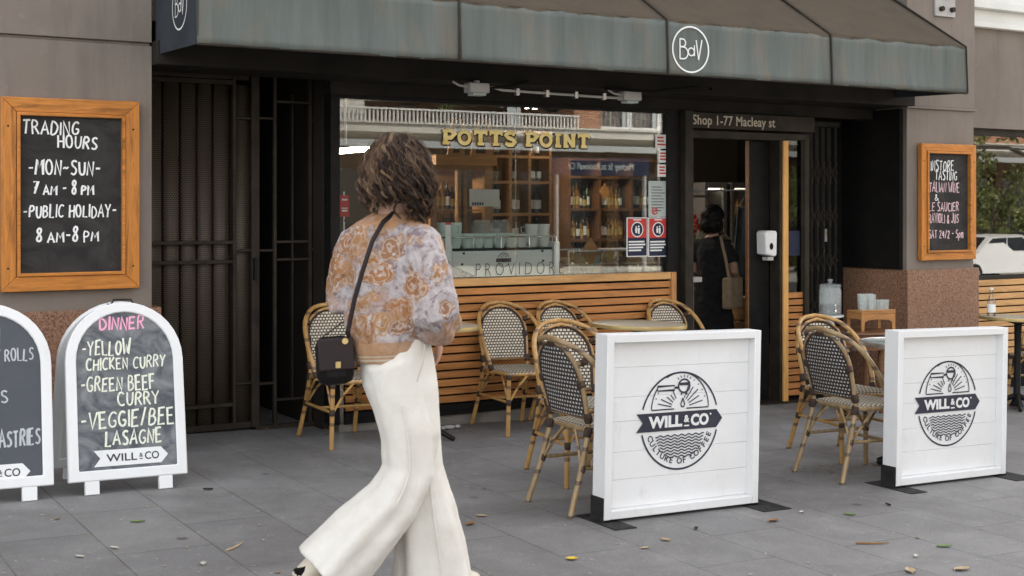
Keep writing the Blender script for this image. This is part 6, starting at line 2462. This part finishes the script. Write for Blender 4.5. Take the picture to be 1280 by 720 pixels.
def hand_mb(mb, w, d, up, s=1.0, side=1):
    """relaxed hand rooted at the wrist w, fingers along d, palm normal up"""
    w, d = Vector(w), Vector(d).normalized()
    up = Vector(up); up = (up - d * up.dot(d)).normalized()
    a = d.cross(up)
    mb.tube([w - d * .02, w + d * .03 * s, w + d * .085 * s], [(.019, .026), (.016, .038), (.013, .040)], 10, ref=up)
    for k, ln in zip((-1.5, -.5, .5, 1.5), (.062, .074, .070, .055)):
        b = w + d * .08 * s + a * (k * .019 * s)
        mb.tube([b, b + (d * .45 - up * .12) * ln * s * .9, b + (d * .85 - up * .42) * ln * s, b + (d * 1.0 - up * .85) * ln * s], [.0095, .009, .0085, .0075], 8)
    b = w + d * .025 * s + a * (side * .030 * s)
    mb.tube([b, b + (d * .5 + a * side * .55) * .04, b + (d * 1.2 + a * side * .6) * .045], [.012, .0105, .009], 8)


WD = 4.8
wl = (500 - 640) / F_PX * WD
wx, wy = WD * _S + wl * _C, WD * _C - wl * _S
wz = gz(wx)
wm = Matrix.Translation((wx, wy, wz)) @ Matrix.Rotation(-YAW, 4, 'Z')
K_ = WD / F_PX


def w(px, py, y=0.0):
    return ((px - 500) * K_, y, CAM_H - wz + (HOR - py) * K_)


person = thing('person', 'woman with curly brown hair, paisley blouse and wide cream trousers walking past', 'person')
person.matrix_world = wm
fw = Vector((math.sin(R(50)), math.cos(R(50)), 0))          # where she is heading, in her own camera-free frame
lf = Vector((-fw.y, fw.x, 0))
# body (one skin): legs, torso, neck, head with face, arms, hands
mb = MB()
hc = Vector(w(494, 222, 0.0))
mb.stack([(-.005, .02, .80, .13, .11, 0), (-.01, .015, .92, .125, .10, 0), (-.035, .01, 1.05, .115, .09, 0), (-.045, .01, 1.2, .125, .095, 0), (-.045, .015, 1.33, .135, .085, 0), (-.042, .015, 1.40, .07, .06, 0)], 20)
mb.tube([(-.042, .015, 1.37), (-.03, .02, 1.44), tuple(hc + Vector((0, 0, -.04)))], [.06, .05, .05], 12)
mb.ball(tuple(hc + Vector((0, 0, .02))), .098, 20, 14, (1, 1, 1.15))
ch = hc + fw * .035 + Vector((0, 0, -.065))
mb.ball(tuple(ch), .062, 14, 10, (1, 1, 1.0))
nose = hc + fw * .112 + Vector((0, 0, -.015))
mb.ball(tuple(nose), .014, 8, 6, (1, 1, 1.5))
mb.ball(tuple(hc + fw * .094 + Vector((0, 0, -.062))), .018, 8, 6, (1, 1, .6))
for s in (-1, 1):
    mb.ball(tuple(hc + lf * (s * .098) + Vector((0, 0, -.01))), .024, 8, 6, (.5, .8, 1.2))
RS, RE, RW = Vector((.075, -.05, 1.31)), Vector((.122, -.075, 1.07)), Vector((.135, .06, .985))
LS, LE, LW = Vector((-.155, .07, 1.31)), Vector((-.195, .05, 1.13)), Vector((-.07, .24, 1.08))
mb.tube([RS, RS.lerp(RE, .5), RE, RE.lerp(RW, .5), RW], [.05, .045, .038, .034, .026], 12)
mb.tube([LS, LS.lerp(LE, .5), LE, LE.lerp(LW, .5), LW], [.05, .045, .038, .034, .026], 12)
hand_mb(mb, RW, (.05, .45, -.88), (.8, 0, .1), 1.0, -1)
hand_mb(mb, LW, (.6, .5, .0), (.3, -.2, .9), .95, 1)
# legs
FK, FA = Vector((.065, .05, .47)), Vector((.118, .10, .09))
BK, BA = Vector((.02, -.02, .47)), Vector((-.255, -.13, .20))
mb.tube([(.04, .07, .82), (.05, .06, .65), FK, FK.lerp(FA, .45), FA], [.085, .075, .055, .05, .035], 14)
mb.tube([(-.01, -.03, .82), (.01, -.03, .65), BK, BK.lerp(BA, .45), BA], [.085, .075, .055, .05, .035], 14)
organic(mb.build('body', MAT['skin'], person), .007, 5)

# trousers
mb = MB()
mb.stack([w(517, 568, .0) + (.085, .09, 0), w(515, 540, .0) + (.106, .112, 0), w(507, 512, .008) + (.122, .118, 0), w(500, 482, .01) + (.140, .125, 0), w(497, 455, .01) + (.137, .118, 0), w(494, 425, .012) + (.128, .105, 0), w(493, 408, .012) + (.122, .098, 0)], 24)
mb.tube([w(503, 455, .025), w(516, 540, .04), w(521, 590, .05), w(529, 640, .07), w(536, 690, .085), w(541, 744, .09)], [(.105, .095), (.106, .096), (.096, .092), (.110, .110), (.130, .130), (.148, .148)], 48, ref=(0, 1, 0), fold=([.01, .03, .045, .055, .065, .07], 5, .7))
mb.tube([w(493, 455, -.02), w(511, 540, -.04), w(513, 585, -.05), w(494, 622, -.07), w(455, 660, -.10), w(414, 704, -.13)], [(.100, .110), (.096, .098), (.090, .094), (.098, .100), (.118, .118), (.134, .132)], 48, ref=(0, 1, 0), fold=([.01, .03, .055, .065, .065, .07], 5, 2.1))
o = organic(mb.build('trousers', MAT['cream_cotton'], person), .0075, 3, ((tx, .008),))
for pts in ([w(528, 500, -.085), w(536, 560, -.062), w(540, 620, -.045), w(549, 680, -.05), w(556, 735, -.05)], [w(508, 500, -.145), w(516, 552, -.142), w(516, 588, -.142), w(497, 626, -.168), w(458, 664, -.210), w(418, 706, -.252)]):
    q = [Vector(p) for p in pts]
    for _ in range(2):
        q = [q[0]] + [p for a, b in zip(q[:-1], q[1:]) for p in (a.lerp(b, .25), a.lerp(b, .75))] + [q[-1]]
    mb = MB(); mb.tube(q, .004, 6)
    mb.build('leg_seam', MAT['cream_cotton'], person)
mb = MB()
pk = [w(533, 428, -.085), w(531, 450, -.108), w(524, 472, -.117)]
mb.tube(pk, .0025, 5)
mb.build('pocket_seam', plain('seam_thread', (.45, .42, .37), .9, bump=0), person)

# shoes
mb = MB()
t_ = Vector(w(386, 690, -.14)); g_ = Vector((-.19, -.10, .012))
mb.tube([Vector(w(405, 690, -.13)), Vector(w(388, 705, -.14)), Vector((-.29, -.14, .10)), Vector((-.24, -.12, .035)), Vector((-.17, -.09, .022)), Vector((-.12, -.06, .018))], [.045, .048, .042, .036, .032, .018], 12)
organic(mb.build('shoe', MAT['cream_leather'], person), .007, 4)
mb = MB()
mb.tube([Vector(w(384, 694, -.16)), Vector((-.30, -.16, .06))], [.026, .02], 10)
mb.build('heel', MAT['dark_leather'], person)
mb = MB()
mb.tube([(.10, .07, .06), (.13, .11, .042), (.19, .17, .03), (.25, .23, .026), (.28, .26, .02)], [.042, .04, .036, .030, .016], 12)
mb.tube([(.105, .075, .04), (.10, .07, .001)], [.026, .022], 10)
organic(mb.build('shoe', MAT['cream_leather'], person), .007, 4)

# blouse
mb = MB()
mb.stack([w(484, 452, .012) + (.116, .112, 0), w(484, 438, .012) + (.134, .122, 0), w(484, 405, .012) + (.152, .128, 0), w(483, 365, .012) + (.150, .126, 0), w(483, 325, .015) + (.152, .118, 0), w(484, 298, .02) + (.150, .104, 0), w(485, 279, .02) + (.115, .085, 0), w(487, 266, .02) + (.066, .064, 0)], 56, fold=([.0, .012, .03, .035, .025, .015, .01, 0], 6, .4))
mb.tube([Vector((.03, -.02, 1.335)), RS + Vector((.005, 0, .005)), RS.lerp(RE, .5) + Vector((.012, -.01, 0)), RE + Vector((.008, -.01, .0)), RE.lerp(RW, .45) + Vector((.012, -.01, -.012)), RE.lerp(RW, .82), RW - Vector((0, .012, -.003))], [.075, .082, .088, .092, .084, .060, .034], 40, fold=([0, .02, .04, .05, .06, .07, .04], 5, 1.2))
mb.tube([Vector((-.11, .04, 1.335)), LS + Vector((-.005, 0, .005)), LS.lerp(LE, .5) + Vector((-.014, -.01, 0)), LE + Vector((-.012, -.01, -.01)), LE.lerp(LW, .5), LE.lerp(LW, .85), LW], [.075, .080, .080, .078, .066, .052, .034], 40, fold=([0, .02, .04, .05, .06, .06, .04], 5, .3))
organic(mb.build('blouse', MAT['paisley_cotton'], person), .0075, 3, ((tx, .016), (tx2, .010)))

# hair: a full curly bob, falling from the crown
rg = random.Random(11)
mb = MB()
cc = Vector(w(497, 217, -.005))
HX, HY_, HZ = .120, .118, .137
mb.ball(tuple(cc + Vector((0, 0, .015))), .108, 22, 16, (1.0, 1.0, 1.05))
mb.ball(tuple(cc + Vector((.01, .0, -.03))), .106, 18, 12, (1.02, .98, .80))
hair = organic(mb.build('hair', MAT['hair0'], person), .009, 4, ((tx2, .015),))


def ringlet(a, th0, f, zend, turns, amp, ph, da):
    """centre line of one curl: it leaves the crown, follows the head and hangs down"""
    q, tt, p = [], th0, None
    for i in range(70):
        aa = a + da * (tt - th0)
        if tt < 1.62:
            p = cc + Vector((HX * math.sin(tt) * math.cos(aa), HY_ * math.sin(tt) * math.sin(aa), HZ * math.cos(tt))) * f
            tt += .085
        else:
            k = 1.0 + (.012 if p.z > cc.z - .055 else -.022)
            p = Vector((cc.x + (p.x - cc.x) * k, cc.y + (p.y - cc.y) * k, p.z - .0105))
        q.append(p)
        if p.z < zend: break
    m = len(q)
    out = []
    for i, p in enumerate(q):
        t_ = (q[min(i + 1, m - 1)] - q[max(i - 1, 0)]).normalized()
        nn = (p - cc); nn = (nn - t_ * nn.dot(t_)).normalized()
        b = t_.cross(nn)
        u = i / max(1, m - 1)
        g = amp * min(1, .15 + 1.2 * u)
        ang = ph + turns * 2 * PI * (u ** 1.15) * m / 24
        out.append((p + b * math.cos(ang) * g + nn * math.sin(ang) * g * .85, nn, b, u, t_))
    return out


sv = [([], []) for _ in range(4)]


def strand(k, path, ox, oy, wd, fr, fz):
    vs, fs = sv[k]
    o = len(vs)
    ph = rg.uniform(0, 6.3)
    for i, (p, nn, b, u, t_) in enumerate(path):
        sp = 1.0 - .45 * u + .5 * max(0, u - .8)
        q = p + nn * (ox * sp + fz * math.sin(ph + i * fr)) + b * (oy * sp + fz * math.cos(ph * 2 + i * fr))
        w_ = wd * (1 - .7 * max(0, u - .6) / .4)
        s_ = b * w_ + nn * (w_ * math.sin(ph))
        vs.append(q - s_); vs.append(q + nn * w_ * .8); vs.append(q + s_)
        if i:
            e = o + 3 * i
            fs.append((e - 3, e - 2, e + 1, e)); fs.append((e - 2, e - 1, e + 2, e + 1))


NR = 190
for i in range(NR):
    a = rg.uniform(0, 2 * PI)
    th0 = .06 + 1.45 * rg.random() ** .9
    f = rg.uniform(.90, 1.04)
    cx_ = math.cos(a)
    zend = cc.z - .095 + rg.gauss(0, .020) - (.038 if cx_ > .45 else 0) - (.030 if cx_ > .8 else 0)
    path = ringlet(a, th0, f, zend, rg.uniform(2.0, 3.4), rg.uniform(.010, .020), rg.uniform(0, 6.3), rg.gauss(0, .3))
    if len(path) < 5: continue
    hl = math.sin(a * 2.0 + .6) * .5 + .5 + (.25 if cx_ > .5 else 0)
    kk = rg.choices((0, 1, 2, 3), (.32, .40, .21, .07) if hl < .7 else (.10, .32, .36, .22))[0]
    rc = rg.uniform(.007, .013)
    for q in range(30):
        an, rr = rg.uniform(0, 6.3), rc * math.sqrt(rg.random())
        k = kk if rg.random() < .75 else min(3, max(0, kk + rg.choice((-1, 1))))
        strand(k, path[:max(5, len(path) - rg.choice((0, 0, 0, 1, 2, 3)))], rr * math.cos(an), rr * math.sin(an), rg.uniform(.0007, .0013), rg.uniform(.3, .7), rg.uniform(.0005, .0022))
for i in range(260):                     # flyaways
    a = rg.uniform(0, 2 * PI)
    path = ringlet(a, .05 + 1.4 * rg.random(), rg.uniform(1.0, 1.14), cc.z - rg.uniform(-.03, .14), rg.uniform(1.5, 3.5), rg.uniform(.012, .026), rg.uniform(0, 6.3), rg.gauss(0, .6))
    if len(path) > 4:
        strand(rg.choice((1, 1, 2, 3)), path, 0, 0, .0006, .6, .003)
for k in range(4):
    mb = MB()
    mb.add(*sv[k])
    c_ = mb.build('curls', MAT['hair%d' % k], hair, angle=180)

# shoulder bag
hb = thing('shoulder_bag', 'dark brown leather shoulder bag hanging at the walking woman hip', 'bag')
hb.matrix_world = wm
mb = MB()
bc = Vector(w(421, 448, -.06))
mb.cbox(bc, (.135, .085, .175), Matrix.Rotation(R(14), 3, 'Z') @ Matrix.Rotation(R(-3), 3, 'Y'))
mb.build('bag_body', MAT['dark_leather'], hb, bevel=.034)
mb = MB()
mb.cbox(bc + Vector((0.012, -.046, .028)), (.128, .012, .115), Matrix.Rotation(R(14), 3, 'Z') @ Matrix.Rotation(R(-3), 3, 'Y'))
mb.build('flap', MAT['strap_leather'], hb, bevel=.005)
mb = MB()
mb.cbox(bc + Vector((.02, -.053, -.01)), (.018, .006, .022), Matrix.Rotation(R(14), 3, 'Z'))
mb.build('clasp', MAT['brass'], hb)
mb = MB()
mb.cyl(bc + Vector((.045, -.03, .075)), bc + Vector((.045, -.055, .075)), .011, n=12)
mb.build('strap_ring', MAT['brass'], hb)
mb = MB()
mb.tube([bc + Vector((.055, -.02, .08)), Vector(w(440, 410, -.122)), Vector(w(449, 370, -.138)), Vector(w(459, 335, -.138)), Vector(w(470, 300, -.122)), Vector(w(482, 277, -.088)), Vector(w(493, 266, -.035)), Vector(w(500, 268, .05)), Vector(w(503, 300, .12)), Vector(w(480, 380, .15)), Vector(w(425, 405, .10)), bc + Vector((-.05, .02, .08))], (.0025, .0085), 8)
mb.build('strap', MAT['strap_leather'], hb)

# woman inside the shop, seen from behind in the doorway
ix, iy = 7.60, 9.25
ip = thing('person', 'woman in a dark dress with a black bob standing inside the doorway', 'person')
ip.matrix_world = Matrix.Translation((ix, iy, gz(ix) + .017)) @ Matrix.Rotation(-YAW - R(35), 4, 'Z') @ Matrix.Scale(.93, 4)
mb = MB()
mb.stack([(0, 0, .85, .15, .11, 0), (0, 0, 1.0, .125, .10, 0), (0, .01, 1.2, .15, .11, 0), (0, .01, 1.34, .15, .085, 0), (0, .01, 1.41, .06, .055, 0)], 18)
mb.tube([(0, .01, 1.37), (0, .02, 1.45), (0, .03, 1.52)], [.055, .047, .05], 12)
mb.ball((0, .035, 1.56), .093, 18, 12, (.92, 1.05, 1.18))
mb.ball((0, .125, 1.545), .014, 8, 6, (1, 1, 1.4))
for s in (-1, 1):
    mb.ball((s * .09, .03, 1.55), .022, 8, 6, (.5, .8, 1.2))
    mb.tube([(s * .16, .01, 1.33), (s * .195, .02, 1.18), (s * .2, .05, 1.07), (s * .16, .17, 1.0), (s * .10, .27, 1.03)], [.048, .043, .036, .032, .025], 12)
    hand_mb(mb, (s * .10, .27, 1.03), (-s * .3, .8, .2), (0, -.2, 1), .9, -s)
    mb.tube([(s * .075, 0, .88), (s * .08, 0, .47), (s * .08, -.01, .09), (s * .085, .02, .04), (s * .095, .14, .022)], [.08, .055, .034, .036, .03], 12)
organic(mb.build('body', MAT['skin'], ip), .008, 4)
mb = MB()
mb.stack([(0, 0, .28, .24, .20, 0), (0, 0, .6, .21, .17, 0), (0, 0, .88, .18, .14, 0), (0, 0, 1.05, .155, .125, 0), (0, .01, 1.2, .17, .13, 0), (0, .01, 1.34, .165, .10, 0), (0, .01, 1.40, .08, .07, 0)], 22)
for s in (-1, 1):
    mb.tube([(s * .12, .01, 1.34), (s * .175, .01, 1.26), (s * .2, .02, 1.15)], [.065, .065, .06], 12)
organic(mb.build('dress', MAT['dark_fabric'], ip), .010, 5, ((tx, .03),))
mb = MB()
mb.ball((0, .0, 1.60), .115, 18, 12, (1, 1.05, 1.0)); mb.ball((0, -.02, 1.52), .112, 18, 12, (1.08, .95, .9))
organic(mb.build('hair', MAT['black_hair'], ip), .009, 4, ((tx2, .015),))
tb = thing('tote_bag', 'tan tote bag on the shoulder of the woman inside the doorway', 'bag')
tb.matrix_world = ip.matrix_world.copy()
mb = MB(); mb.cbox((.225, -.02, .86), (.09, .30, .30)); mb.build('bag_body', MAT['tote_cloth'], tb, bevel=.02)
mb = MB(); mb.tube([(.235, -.12, 1.0), (.20, -.125, 1.2), (.125, -.08, 1.40), (.115, .02, 1.425), (.16, .12, 1.32), (.235, .08, 1.0)], (.005, .016), 8)
mb.build('strap', MAT['tote_cloth'], tb)
